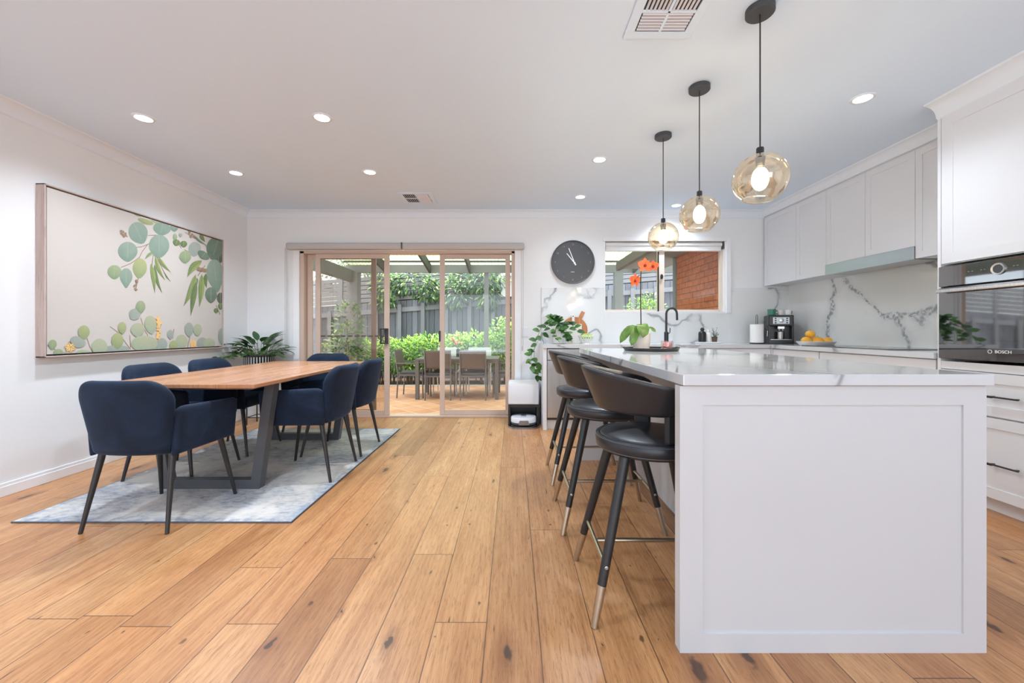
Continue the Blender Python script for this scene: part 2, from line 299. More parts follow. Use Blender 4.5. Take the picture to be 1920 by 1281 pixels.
# ---------------------------------------------------------------- mesh helpers
class MB:
    """collects shapes in one bmesh; build() links it as one object"""
    def __init__(s): s.b = bmesh.new(); s.cl = None
    def box(s, c, d, rz=0.0, bev=0.0, rot=None, seg=2):
        r = bmesh.ops.create_cube(s.b, size=1.0); vs = r['verts']
        M = Matrix.Translation(c) @ (rot.to_4x4() if rot else Matrix.Rotation(rz, 4, 'Z')) @ Matrix.Diagonal((*d, 1))
        bmesh.ops.transform(s.b, matrix=M, verts=vs)
        if bev > 0:
            es = list({e for v in vs for e in v.link_edges})
            bmesh.ops.bevel(s.b, geom=es, offset=bev, segments=seg, profile=0.5, affect='EDGES')
        return s
    def bb(s, x0, x1, y0, y1, z0, z1, bev=0.0, seg=2):
        return s.box(((x0 + x1) / 2, (y0 + y1) / 2, (z0 + z1) / 2), (abs(x1 - x0), abs(y1 - y0), abs(z1 - z0)), 0, bev, None, seg)
    def ring(s, pts): return [s.b.verts.new(p) for p in pts]
    def bridge(s, a, b):
        n = len(a)
        for i in range(n):
            try: s.b.faces.new((a[i], a[(i + 1) % n], b[(i + 1) % n], b[i]))
            except ValueError: pass
    def cap(s, a, flip=False):
        try: s.b.faces.new(list(reversed(a)) if flip else a)
        except ValueError: pass
    def lathe(s, prof, c=(0, 0, 0), seg=32, M=None, caps=True):
        rs = []
        for r, z in prof:
            pts = []
            for i in range(seg):
                a = 2 * PI * i / seg; p = Vector((r * math.cos(a), r * math.sin(a), z))
                if M: p = M @ p
                pts.append(p + Vector(c))
            rs.append(s.ring(pts))
        for a, b in zip(rs, rs[1:]): s.bridge(a, b)
        if caps:
            if prof[0][0] > 1e-5: s.cap(rs[0], True)
            if prof[-1][0] > 1e-5: s.cap(rs[-1])
        return s
    def tube(s, pts, r, seg=10, caps=True, closed=False, sq=None):
        pts = [Vector(p) for p in pts]; n = len(pts)
        rr = r if isinstance(r, (list, tuple)) else [r] * n
        rings = []; up = None
        for i, p in enumerate(pts):
            if closed: d = pts[(i + 1) % n] - pts[i - 1]
            else: d = pts[min(i + 1, n - 1)] - pts[max(i - 1, 0)]
            d.normalize()
            if up is None: up = Vector((0, 0, 1)) if abs(d.z) < 0.9 else Vector((0, 1, 0))
            x = d.cross(up).normalized(); y = x.cross(d).normalized(); up = y
            ring = []
            for k in range(seg):
                a = 2 * PI * (k + 0.5) / seg
                w, h = (1, 1) if sq is None else sq
                ring.append(p + (x * math.cos(a) * w + y * math.sin(a) * h) * rr[i])
            rings.append(s.ring(ring))
        for a, b in zip(rings, rings[1:]): s.bridge(a, b)
        if closed: s.bridge(rings[-1], rings[0])
        elif caps: s.cap(rings[0], True); s.cap(rings[-1])
        return s
    def prism(s, pts, off):
        """extrude a planar polygon by a vector"""
        o = Vector(off); a = s.ring([Vector(p) for p in pts]); b = s.ring([Vector(p) + o for p in pts])
        s.bridge(a, b); s.cap(a, True); s.cap(b); return s
    def pad(s, vs, us, edge, T, re, place):
        """closed padded panel: rows vs, columns us in 0..1, edge(v)->(lo,hi), rounded rim of radius re"""
        lo_v, hi_v = vs[0], vs[-1]; F, Bk = [], []
        for j, v in enumerate(vs):
            a, b = edge(v); fr, bk = [], []
            for i, u in enumerate(us):
                x = a + (b - a) * u
                dd = min(x - a, b - x, v - lo_v, hi_v - v)
                k = 1 - min(max(dd, 0) / re, 1); t = T * math.sqrt(max(0, 1 - k * k))
                brd = i in (0, len(us) - 1) or j in (0, len(vs) - 1)
                p = s.b.verts.new(place(x, v, t if not brd else 0)); fr.append(p)
                bk.append(p if brd else s.b.verts.new(place(x, v, -t)))
            F.append(fr); Bk.append(bk)
        for j in range(len(vs) - 1):
            for i in range(len(us) - 1):
                for G, fl in ((F, 0), (Bk, 1)):
                    q = [G[j][i], G[j][i + 1], G[j + 1][i + 1], G[j + 1][i]]
                    if fl: q.reverse()
                    try: s.b.faces.new(q)
                    except ValueError: pass
        return s
    def sphere(s, c, r, sc=(1, 1, 1), u=16, v=10, rot=None):
        M = Matrix.Translation(c) @ (rot.to_4x4() if rot else Matrix.Identity(4)) @ Matrix.Diagonal((*sc, 1))
        bmesh.ops.create_uvsphere(s.b, u_segments=u, v_segments=v, radius=r, matrix=M); return s
    def leaf(s, base, d, up, L, W, col=None, bend=0.25, fold=0.15, n=4):
        """one blade: base point, direction, surface normal"""
        d = Vector(d).normalized(); up = Vector(up); sd = d.cross(up)
        if sd.length < 1e-4: sd = d.cross(Vector((0.3, 0.5, 0.8)))
        sd.normalize(); up = sd.cross(d).normalized(); base = Vector(base)
        l, m, r = [], [], []
        for i in range(n + 1):
            f = i / n; w = W * 0.5 * (math.sin(PI * f ** 0.8) ** 0.8 if 0 < f < 1 else 0.0)
            c = base + d * (L * f) - up * (bend * L * f * f)
            m.append(s.b.verts.new(c))
            l.append(s.b.verts.new(c + sd * w + up * (fold * w)) if 0 < i < n else m[-1]); r.append(s.b.verts.new(c - sd * w + up * (fold * w)) if 0 < i < n else m[-1])
        fs = []
        for i in range(n):
            for A, B_ in ((l, m), (m, r)):
                q = []
                for v in (A[i], B_[i], B_[i + 1], A[i + 1]):
                    if v not in q: q.append(v)
                if len(q) >= 3: fs.append(s.b.faces.new(q))
        if col is not None: s.paint(fs, col)
        return s
    def paint(s, fs, col):
        if s.cl is None: s.cl = s.b.loops.layers.float_color.new('Col')
        for f in fs:
            for lp in f.loops: lp[s.cl] = (*col[:3], 1)
    def build(s, name, mat, parent=None, smooth=None, loc=None):
        me = bpy.data.meshes.new(name)
        bmesh.ops.recalc_face_normals(s.b, faces=s.b.faces) if s.cl is None else None
        s.b.to_mesh(me); s.b.free()
        ms = mat if isinstance(mat, (list, tuple)) else [mat]
        for m in ms: me.materials.append(MATS[m])
        o = bpy.data.objects.new(name, me); COL.objects.link(o)
        if parent: o.parent = parent
        if loc: o.location = loc
        if smooth is not None:
            me.polygons.foreach_set('use_smooth', [True] * len(me.polygons))
            if smooth > 0: me.set_sharp_from_angle(angle=math.radians(smooth))
        return o

def tag(o, label=None, cat=None, group=None, kind=None):
    if label: o['label'] = label
    if cat: o['category'] = cat
    if group: o['group'] = group
    if kind: o['kind'] = kind
    return o
def empty(name, loc=(0, 0, 0), rz=0.0, label=None, cat=None, group=None, kind=None):
    o = bpy.data.objects.new(name, None); COL.objects.link(o); o.empty_display_size = 0.1
    o.location = loc; o.rotation_euler = (0, 0, rz); return tag(o, label, cat, group, kind)
def copy_tree(o, parent=None):
    c = o.copy(); COL.objects.link(c)
    if parent: c.parent = parent
    for ch in list(o.children): copy_tree(ch, c)
    return c
def text_mesh(name, body, size, mat, parent, loc, rot, ext=0.0005, align='CENTER'):
    cu = bpy.data.curves.new(name, 'FONT'); cu.body = body; cu.size = size; cu.extrude = ext; cu.align_x = align; cu.align_y = 'CENTER'
    o = bpy.data.objects.new(name, cu); COL.objects.link(o)
    dg = bpy.context.evaluated_depsgraph_get(); me = bpy.data.meshes.new_from_object(o.evaluated_get(dg)); me.name = name
    bpy.data.objects.remove(o); bpy.data.curves.remove(cu)
    me.materials.clear(); me.materials.append(MATS[mat])
    r = bpy.data.objects.new(name, me); COL.objects.link(r); r.parent = parent; r.location = loc; r.rotation_euler = rot
    return r
def struct(mb, name, mat, **kw):
    o = mb.build(name, mat, **kw); o['kind'] = 'structure'; return o
def lerp(a, b, f): return a + (b - a) * f
def us_edge(n=14):
    """0..1 with denser samples at both ends"""
    return [0.5 - 0.5 * math.cos(PI * i / n) for i in range(n + 1)]
# ================================================================ setting
struct(MB().bb(LW - 0.12, RW + 0.12, -3.7, 5.02, -0.12, 0), 'floor', 'floor')
struct(MB().bb(LW - 0.12, RW + 0.12, -3.7, 5.02, H, H + 0.12), 'ceiling', 'ceiling')
struct(MB().bb(LW - 0.12, LW, -3.7, 5.02, 0, H), 'wall_left', 'wall')
struct(MB().bb(RW, RW + 0.12, -3.7, 5.02, 0, H), 'wall_right', 'wall')
DX0, DX1, DZ = -2.607, 0.02, 2.035
WX0, WX1, WZ0, WZ1 = 1.115, 2.60, 1.285, 2.155
m = MB(); y0, y1 = BW, BW + 0.13
m.bb(LW, DX0, y0, y1, 0, H); m.bb(DX0, DX1, y0, y1, DZ, H); m.bb(DX1, WX0, y0, y1, 0, H)
m.bb(WX0, WX1, y0, y1, 0, WZ0); m.bb(WX0, WX1, y0, y1, WZ1, H); m.bb(WX1, RW, y0, y1, 0, H)
struct(m, 'wall_back', 'wall')
# unseen wall behind the camera; wide opening added to let fill light in
m = MB(); m.bb(LW, -2.6, -3.7, -3.6, 0, H); m.bb(2.6, RW, -3.7, -3.6, 0, H); m.bb(-2.6, 2.6, -3.7, -3.6, 0, 0.3); m.bb(-2.6, 2.6, -3.7, -3.6, 2.3, H)
struct(m, 'wall_rear', 'wall')
def board(x0, x1, y0, y1, z0, z1): return MB().bb(x0, x1, y0, y1, z0, z1, 0.004)
m = MB()   # stepped skirting on the left wall
m.bb(LW, LW + 0.016, -3.6, BW, 0, 0.065, 0.003); m.bb(LW, LW + 0.010, -3.6, BW, 0.065, 0.085, 0.003)
struct(m, 'baseboard_left', 'trim')
struct(MB().bb(LW + 0.016, DX0 - 0.09, BW - 0.016, BW, 0, 0.085, 0.004), 'baseboard_back', 'trim')
# coved cornices
def cove(p0, p1, inx, iny, s=0.085):
    m = MB(); prof = [(0, 0), (s, 0), (s * 0.93, -s * 0.1)]
    for i in range(1, 6):
        a = PI / 2 * i / 6; prof.append((s * 0.12 + s * 0.8 * (1 - math.sin(a)), -s * 0.1 - s * 0.8 * (1 - math.cos(a))))
    prof += [(s * 0.1, -s * 0.93), (0, -s)]
    a = m.ring([(p0[0] + inx * u, p0[1] + iny * u, H + v) for u, v in prof]); b = m.ring([(p1[0] + inx * u, p1[1] + iny * u, H + v) for u, v in prof])
    m.bridge(a, b); m.cap(a); m.cap(b); return m
struct(cove((LW, -3.6), (LW, BW), 1, 0), 'trim_1', 'cornice', smooth=40)
struct(cove((LW, BW), (3.06, BW), 0, -1), 'trim_2', 'cornice', smooth=40)
struct(cove((3.06, BW), (3.06, 2.60), -1, 0, 0.075), 'trim_3', 'cornice', smooth=40)
struct(cove((2.76, 2.60), (2.76, 0.6), -1, 0, 0.095), 'trim_4', 'cornice', smooth=40)

# ---------------------------------------------------------------- sliding door
door = empty('door_1', (0, BW, 0), kind='structure', label='three panel glass sliding door in a beige aluminium frame', cat='door')
def dpart(mb, name, mat, parent=door, **kw):
    o = mb.build(name, mat, **kw); o.parent = parent
    if parent.type == 'EMPTY': o.matrix_parent_inverse = Matrix.Translation((0, -BW, 0))
    return o
m = MB(); t_ = 0.075
m.bb(DX0 - t_, DX0, BW - 0.018, BW, 0, DZ + 0.02, 0.003); m.bb(DX1, DX1 + t_, BW - 0.018, BW, 0, DZ + 0.02, 0.003); m.bb(DX0, DX1, BW - 0.018, BW, DZ, DZ + 0.02, 0.003)
dpart(m, 'architrave', 'trim')
m = MB(); m.bb(DX0, DX0 + 0.05, BW, BW + 0.11, 0, DZ, 0.003); m.bb(DX1 - 0.04, DX1, BW, BW + 0.11, 0, DZ, 0.003)
m.bb(DX0, DX1, BW, BW + 0.11, DZ - 0.03, DZ, 0.003); m.bb(DX0, DX1, BW, BW + 0.12, 0, 0.022, 0.003)
dpart(m, 'outer_frame', 'door_alu')
def slider(x0, x1, y, glass, st=0.06, rt=0.055, rb=0.06):
    m = MB(); z0, z1 = 0.024, DZ - 0.032; d = 0.026
    m.bb(x0, x0 + st, y - d / 2, y + d / 2, z0, z1, 0.003); m.bb(x1 - st, x1, y - d / 2, y + d / 2, z0, z1, 0.003)
    m.bb(x0 + st, x1 - st, y - d / 2, y + d / 2, z1 - rt, z1, 0.003); m.bb(x0 + st, x1 - st, y - d / 2, y + d / 2, z0, z0 + rb, 0.003)
    f = dpart(m, 'door_leaf', 'door_alu')
    g = MB().bb(x0 + st - 0.005, x1 - st + 0.005, y - 0.003, y + 0.003, z0 + rb - 0.005, z1 - rt + 0.005).build('glass_pane', glass); g.parent = f
    return f
pA = slider(-2.55, -1.70, BW + 0.082, 'pane'); pB = slider(-2.425, -1.518, BW + 0.025, 'pane_dark', 0.062); pC = slider(-0.905, -0.035, BW + 0.055, 'pane')
def sub(mb, name, mat, parent, **kw): return mb.build(name, mat, parent, **kw)
m = MB(); x, y = -1.555, BW + 0.012    # D pull
m.bb(x - 0.02, x + 0.028, y - 0.006, y, 0.9, 1.09, 0.003); m.bb(x - 0.065, x - 0.045, y - 0.045, y - 0.025, 0.9, 1.09, 0.005)
m.bb(x - 0.065, x + 0.02, y - 0.045, y - 0.003, 1.075, 1.09, 0.003); m.bb(x - 0.065, x + 0.02, y - 0.045, y - 0.003, 0.9, 0.915, 0.003)
sub(m, 'door_handle', 'black_metal', pB)
sub(MB().bb(-0.915, -0.893, BW + 0.03, BW + 0.043, 0.93, 1.06, 0.003), 'door_lock', 'black_metal', pC)
m = MB(); xx = -2.36
while xx < -1.6: m.bb(xx, min(xx + 0.055, -1.59), BW + 0.0195, BW + 0.0215, 0.985, 1.005); xx += 0.083
sub(m, 'safety_stripe', 'gutter', pB)

# ---------------------------------------------------------------- kitchen window
win = empty('window_1', (0, BW, 0), kind='structure', label='kitchen window over the sink with sliding panes and raised white blind', cat='window')
def wpart(mb, name, mat, parent=win, **kw):
    o = mb.build(name, mat, **kw); o.parent = parent
    if parent.type == 'EMPTY': o.matrix_parent_inverse = Matrix.Translation((0, -BW, 0))
    return o
m = MB(); m.bb(WX1, WX1 + 0.055, BW - 0.02, BW, WZ0 - 0.01, WZ1 + 0.045, 0.003); m.bb(WX0 - 0.02, WX1, BW - 0.02, BW, WZ1, WZ1 + 0.045, 0.003)
wpart(m, 'architrave', 'trim')
m = MB(); m.bb(WX0, WX0 + 0.012, BW - 0.002, BW + 0.13, WZ0, WZ1); m.bb(WX1 - 0.012, WX1, BW - 0.002, BW + 0.13, WZ0, WZ1); m.bb(WX0, WX1, BW - 0.004, BW + 0.13, WZ0, WZ0 + 0.012)
wpart(m, 'reveal', 'trim')
m = MB(); a0, a1, b0, b1 = WX0 + 0.012, WX1 - 0.06, WZ0 + 0.012, WZ1; y0, y1 = BW + 0.05, BW + 0.1
m.bb(a0, a0 + 0.012, y0, y1, b0, b1); m.bb(a1 + 0.018, a1 + 0.048, y0, y1, b0, b1, 0.003); m.bb(a0, a1, y0, y1, b0, b0 + 0.025, 0.003); m.bb(a0, a1, y0, y1, b1 - 0.03, b1, 0.003)
m.bb(1.79, 1.865, y0 - 0.012, y1, b0, b1, 0.003)
fr = wpart(m, 'window_frame', 'window_alu')
wpart(MB().bb(a0 + 0.01, 1.80, BW + 0.07, BW + 0.075, b0 + 0.02, b1 - 0.02), 'glass_pane', 'pane', fr)
wpart(MB().bb(1.85, a1 + 0.025, BW + 0.085, BW + 0.09, b0 + 0.02, b1 - 0.02), 'glass_pane', 'pane', fr)
wpart(MB().bb(1.785, 1.795, BW + 0.03, BW + 0.055, b0, b1 - 0.12), 'seal', 'rubber', fr)
wpart(MB().lathe([(0.012, 0), (0.02, 0.004), (0.02, 0.014), (0.012, 0.018)], (1.825, BW + 0.03, 1.725), 14, Matrix.Rotation(PI / 2, 4, 'X') @ Matrix.Diagonal((0.8, 1.6, 1, 1))), 'latch', 'black_metal', fr)

def tagged(mb, name, mat, label, cat, group=None, **kw): return tag(mb.build(name, mat, **kw), label, cat, group)

# roller blinds
b = empty('roller_blind', (1.85, BW + 0.03, WZ1), label='white roller blind rolled up at the top of the kitchen window', cat='blind')
m = MB().bb(-0.715, 0.70, -0.012, 0.012, -0.105, -0.03); m.bb(-0.715, 0.70, -0.018, 0.018, -0.118, -0.10, 0.006); m.build('blind_fabric', 'white_blind', b)
MB().tube([(-0.72, 0, -0.035), (0.71, 0, -0.035)], 0.028, 16).build('roller_tube', 'white_blind', b, 40)
for (xa, xb) in ((-0.727, -0.718), (0.722, 0.73)): MB().bb(xa, xb, -0.03, 0.03, -0.09, 0.0, 0.002).build('bracket', 'gunmetal', b)
for (x0, x1, lab, cx) in ((-2.735, -1.345, 'grey roller blind rolled up over the left half of the sliding door', -2.77), (-1.335, 0.135, 'grey roller blind rolled up over the right half of the sliding door', 0.125)):
    b = empty('roller_blind', ((x0 + x1) / 2, BW - 0.055, 2.08), label=lab, cat='blind', group='roller blinds above the sliding door')
    w = (x1 - x0) / 2
    MB().bb(-w, w, -0.04, 0.05, -0.04, 0.04, 0.022, 5).build('blind_roll', 'blind', b, 40)
    c = cx - (x0 + x1) / 2 + (0.02 if cx < 0 else -0.02)
    m = MB(); m.tube([(c, -0.01, -0.02), (c, -0.01, -1.18), (c + 0.009, -0.01, -1.21), (c + 0.018, -0.01, -1.18), (c + 0.018, -0.01, -0.02)], 0.003, 6)
    m.build('blind_chain', 'blind', b)
    MB().bb(c + 0.001, c + 0.017, -0.017, -0.003, -1.26, -1.2, 0.004).build('chain_weight', 'blind', b)
    if cx < 0: MB().bb(w - 0.006, w + 0.008, -0.03, 0.05, -0.025, 0.045, 0.002).build('bracket', 'gunmetal', b)

# ---------------------------------------------------------------- ceiling fittings
def downlight(x, y, lab):
    o = empty('ceiling_downlight', (x, y, H), label=lab, cat='downlight', group='recessed ceiling downlights')
    MB().lathe([(0.047, -0.001), (0.049, -0.006), (0.062, -0.006), (0.066, -0.001)], (0, 0, 0), 28, None, False).build('trim_ring', 'plastic_white', o, 60)
    MB().lathe([(0.048, -0.003), (0.03, -0.0035)], (0, 0, 0), 28).build('diffuser', 'lamp_disc', o)
    return o
DL = [(-2.54, 2.75, 'round ceiling downlight over the near half of the painting, close to left wall'), (-1.31, 2.743, 'round ceiling downlight over the aisle side of the dining table, nearer the camera'),
      (-2.564, 3.70, 'round ceiling downlight over the far end of the painting, near left wall'), (-1.318, 3.68, 'round ceiling downlight between the table and the ceiling vent by the sliding door'),
      (0.737, 3.413, 'round ceiling downlight left of the farthest pendant canopy, nearer of two in line'), (0.732, 4.358, 'round ceiling downlight in front of the wall clock'),
      (1.898, 4.65, 'round ceiling downlight close to the kitchen window, half behind the pendants'), (2.2, 2.517, 'round ceiling downlight between the nearest pendant and the tall oven cabinet')]
for a in DL: downlight(*a)
def vent(x, y, s, lab, flip=False):
    o = empty('ceiling_vent', (x, y, H), label=lab, cat='vent', group='square ceiling air vents'); g = s / 2; f = 0.045
    m = MB()
    for (x0, x1, y0, y1) in ((-g - f, g + f, -g - f, -g), (-g - f, g + f, g, g + f), (-g - f, -g, -g, g), (g, g + f, -g, g), (-0.007, 0.007, -g, g), (-g, g, -0.007, 0.007)):
        m.bb(x0, x1, y0, y1, -0.008, 0.0, 0.002)
    m.build('frame', 'ceiling', o)
    MB().bb(-g, g, -g, g, -0.001, 0.0005).build('duct_back', 'vent_dark', o)
    for (cx, cy, al) in ((-g / 2, -g / 2, 1), (g / 2, -g / 2, 1), (-g / 2, g / 2, 0), (g / 2, g / 2, 0)):
        if flip: al = 1 if cx < 0 else 0
        m = MB(); n = 6; h = g / 2 - 0.006
        for i in range(n):
            q = -h + (i + 0.5) * 2 * h / n
            if al: m.box((cx + q, cy, -0.005), (0.010, 2 * h, 0.002), 0, 0, Euler((0, 0.6, 0)).to_matrix())
            else: m.box((cx, cy + q, -0.005), (2 * h, 0.010, 0.002), 0, 0, Euler((-0.6, 0, 0)).to_matrix())
        m.build('louvre', 'vent_metal', o)
vent(0.715, 1.83, 0.245, 'large square ceiling air vent at the top edge, nearest the camera')
vent(-1.045, 4.40, 0.275, 'small looking square ceiling air vent near the sliding door', True)

# ---------------------------------------------------------------- wall things
c = empty('wall_clock', (0.728, BW, 1.897), label='large round charcoal wall clock with white hands between door and window', cat='clock')
R = Matrix.Rotation(PI / 2, 4, 'X')
MB().lathe([(0.255, 0.0), (0.264, 0.004), (0.264, 0.034), (0.258, 0.038), (0.252, 0.034), (0.252, 0.02)], (0, 0, 0), 64, R, False).build('rim', 'clock_rim', c, 40)
MB().lathe([(0.2525, 0.0), (0.2525, 0.02)], (0, 0, 0), 64, R).build('dial', 'clock_face', c)
def hand(name, ang, L, w, yy, tail=0.03):
    d = Vector((math.sin(ang), 0, math.cos(ang))); s = Vector((d.z, 0, -d.x)); p = [(-d * tail - s * w), (-d * tail + s * w), (d * L + s * w * 0.7), (d * L - s * w * 0.7)]
    MB().prism([Vector((0.02, yy, -0.012)) + q for q in p], (0, -0.0015, 0)).build(name, 'white_paint', c)
hand('minute_hand', math.radians(-21.5), 0.195, 0.0055, -0.026); hand('hour_hand', math.radians(-39), 0.15, 0.006, -0.0235)
MB().lathe([(0.011, 0.02), (0.011, 0.03)], (0.02, 0, -0.012), 18, R).build('hub', 'white_paint', c)
for k in range(12):
    a = 2 * PI * (k + 1) / 12; rr = 0.215
    text_mesh('numeral', str(k + 1), 0.03, 'numeral', c, (math.sin(a) * rr, -0.0205, math.cos(a) * rr), (PI / 2, 0, 0))
MB().bb(-0.025, 0.02, -0.0212, -0.0202, -0.122, -0.118).build('maker_mark', 'white_paint', c)
s = empty('light_switch', (0.15, BW, 1.045), label='white double light switch plate on the wall right of the door', cat='switch')
MB().bb(-0.036, 0.036, -0.008, 0, -0.058, 0.058, 0.003).build('plate', 'plastic_white', s)
for z in (-0.022, 0.022): MB().bb(-0.012, 0.012, -0.012, -0.007, z - 0.013, z + 0.013, 0.002).build('rocker', 'plastic_white', s)

# painting --------------------------------------------------------
PX = LW; FX = LW + 0.062
pt = empty('botanical_painting', (PX, 3.565, 1.467), label='large framed canvas of eucalyptus leaves hanging on the left wall', cat='painting')
ya, yb, za, zb = 2.722 - 3.565, 4.408 - 3.565, 0.872 - 1.467, 2.062 - 1.467
m = MB(); w = 0.010
for (a0, a1, b0, b1) in ((ya, ya + w, za, zb), (yb - w, yb, za, zb), (ya, yb, za, za + w), (ya, yb, zb - w, zb)): m.bb(0, 0.062, a0, a1, b0, b1, 0.002)
m.build('frame', 'frame_wood', pt)
MB().bb(0, 0.02, ya + w, yb - w, za + w, zb - w).build('backing', 'stem_dark', pt)
MB().bb(0.01, 0.056, ya + 0.018, yb - 0.018, za + 0.020, zb - 0.020, 0.003).build('canvas', 'canvas', pt)
AX = LW + 0.0565
def art(cx, cy):
    px, py = 40 + cx / 3.3705, 320 + cy / 3.3705; d = FOC * -AX / (962 - px); return d - 3.565, EYE + (622 - py) * d / FOC - 1.467
GA = {'b': ((150, 176, 172), (118, 152, 146)), 'g': ((168, 186, 150), (122, 156, 118)), 'y': ((186, 198, 138), (140, 164, 120)), 'd': ((112, 142, 130), (78, 108, 98)), 'l': ((160, 182, 98), (96, 132, 66)),
      'h': ((196, 205, 178), (166, 186, 168)), 'k': ((84, 96, 84), (58, 74, 68)), 'p': ((176, 186, 190), (150, 170, 172)), 'o': ((240, 196, 120), (226, 172, 96)), 'w': ((150, 120, 90), (120, 92, 66)), 'v': ((110, 140, 74), (72, 104, 52))}
GA = {k: tuple((r * 0.88, g * 0.86, b * 0.80) for r, g, b in v) if k not in 'ow' else v for k, v in GA.items()}
am = MB(); lay = [0]; tone = random.Random(3)
def shape(pts, k, tip=None):
    lay[0] += 1; x = 0.0566 + lay[0] * 0.000012
    c0, c1 = lin(*GA[k][0]), lin(*GA[k][1])
    P = [art(*p) for p in pts]
    P = [(min(max(a, ya + 0.019), yb - 0.019), min(max(b, za + 0.021), zb - 0.021)) for a, b in P]
    n = len(P); cy = sum(p[0] for p in P) / n; cz = sum(p[1] for p in P) / n
    vs = [am.b.verts.new((x, a, b)) for a, b in P]; vc = am.b.verts.new((x, cy, cz))
    if am.cl is None: am.cl = am.b.loops.layers.float_color.new('Col')
    for i in range(n):
        try: f = am.b.faces.new((vc, vs[(i + 1) % n], vs[i]))
        except ValueError: continue
        for lp in f.loops:
            if lp.vert is vc: q = 0.35
            else:
                j = i if lp.vert is vs[i] else (i + 1) % n; q = 0.5 + 0.5 * math.cos(2 * PI * (j / n - 0.3))
            lp[am.cl] = tuple(lerp(c0[t], c1[t], q) for t in range(3)) + (1,)
def ell(cx, cy, rx, ry, ang=0, k='b', point=0.12, vein=True):
    ca, sa = math.cos(math.radians(ang)), math.sin(math.radians(ang)); pts = []
    for i in range(28):
        a = 2 * PI * i / 28; u, v = rx * math.cos(a), ry * math.sin(a)
        v *= 1 + point * max(0, math.sin(a)) ** 6; u *= 1 - point * max(0, math.sin(a)) ** 2
        pts.append((cx + u * ca - v * sa, cy + u * sa + v * ca))
    shape(pts, k)
    if vein: strip([(cx + sa * ry * 0.95, cy - ca * ry * 0.95), (cx - sa * ry * 0.7, cy + ca * ry * 0.7)], 0.8, k if k in 'hyp' else 'h')
def lance(x0, y0, x1, y1, w, k='l', bow=0.12):
    dx, dy = x1 - x0, y1 - y0; L = math.hypot(dx, dy); nx, ny = -dy / L, dx / L; A, B = [], []
    for i in range(11):
        f = i / 10; h = w * 0.5 * math.sin(PI * f ** 0.75); o = bow * L * math.sin(PI * f) * 0.5
        A.append((x0 + dx * f + nx * (o + h), y0 + dy * f + ny * (o + h))); B.append((x0 + dx * f + nx * (o - h), y0 + dy * f + ny * (o - h)))
    shape(A + B[::-1][1:-1], k); strip([((a[0] + b[0]) / 2, (a[1] + b[1]) / 2) for a, b in zip(A, B)], 1.5, 'v')
def strip(p, w, k):
    for (x0, y0), (x1, y1) in zip(p, p[1:]):
        L = math.hypot(x1 - x0, y1 - y0) or 1; nx, ny = -(y1 - y0) / L * w, (x1 - x0) / L * w
        shape([(x0 + nx, y0 + ny), (x1 + nx, y1 + ny), (x1 - nx, y1 - ny), (x0 - nx, y0 - ny)], k)
def berries(x, y, dx, dy, n, k, r=6):
    for i in range(n): ell(x + dx * i / n + tone.uniform(-12, 12), y + dy * i / n + tone.uniform(-9, 9), r, r * 1.2, tone.uniform(0, 90), k, 0.1, False)
for p in ([(800, 465), (765, 510), (745, 550), (690, 588), (630, 612)], [(720, 485), (760, 482), (800, 465)], [(800, 410), (860, 408)], [(800, 465), (850, 440)], [(745, 545), (748, 565)], [(740, 680), (720, 760)], [(640, 378), (672, 420)],
          [(835, 520), (825, 600)], [(850, 535), (905, 650)], [(1090, 410), (1165, 472), (1200, 555)], [(1160, 600), (1115, 665)], [(1030, 500), (1060, 515), (1120, 495)], [(1035, 390), (1100, 430)], [(1230, 850), (1255, 910)], [(980, 440), (1010, 490)],
          [(415, 1058), (430, 1110), (450, 1160)], [(560, 985), (610, 1022), (690, 1130)], [(685, 1040), (690, 1120)], [(755, 932), (775, 1000), (800, 1045)], [(1065, 1050), (1050, 1120)], [(150, 1105), (210, 1130), (290, 1165)], [(965, 1000), (955, 1060)], [(862, 930), (868, 1060)], [(300, 1080), (345, 1110)]):
    strip(p, 2.4, 'w')
for a in ((735, 275, 32, 12, 20, 'g'), (785, 322, 52, 16, 18, 'y'), (852, 318, 32, 15, 10, 'h'), (965, 360, 26, 24, 0, 'b'), (888, 366, 56, 40, 8, 'b'), (738, 392, 60, 68, -25, 'b'), (672, 510, 62, 60, 0, 'b'), (870, 475, 65, 70, 0, 'b'),
          (588, 640, 45, 43, 0, 'g'), (748, 615, 45, 60, 4, 'y'), (662, 672, 40, 55, 0, 'b', 0.3), (970, 420, 14, 22, 0, 'g'), (1005, 408, 12, 13, 0, 'p'), (980, 455, 24, 20, 20, 'v'), (1025, 464, 23, 20, 0, 'v'), (1095, 495, 40, 45, 10, 'p'), (1035, 545, 38, 38, 0, 'g'),
          (1150, 535, 42, 24, 35, 'd'), (1245, 550, 36, 36, 0, 'k'), (1225, 488, 56, 70, 15, 'd'), (1225, 655, 55, 94, -6, 'b', 0.25), (1258, 805, 24, 34, 0, 'k'), (1198, 785, 38, 48, 0, 'd'), (1230, 885, 15, 16, 0, 'v'), (1258, 858, 16, 20, 0, 'v')): ell(*a)
for a in ((835, 515, 780, 560, 22, 'g'), (865, 545, 942, 640, 22, 'l'), (845, 545, 905, 690, 24, 'l'), (905, 645, 942, 700, 9, 'v'), (840, 595, 887, 768, 24, 'v'), (818, 590, 842, 770, 28, 'l', -0.05), (1130, 395, 1160, 452, 26, 'v'), (1085, 405, 1168, 472, 14, 'd'),
          (1140, 568, 1048, 672, 46, 'l', 0.2), (1165, 650, 1170, 742, 26, 'v'), (1112, 680, 1085, 755, 34, 'd'), (1100, 658, 1024, 855, 42, 'l', -0.1), (1105, 700, 1070, 915, 36, 'v', 0.02), (1138, 655, 1124, 860, 38, 'l', -0.05)): lance(*a)
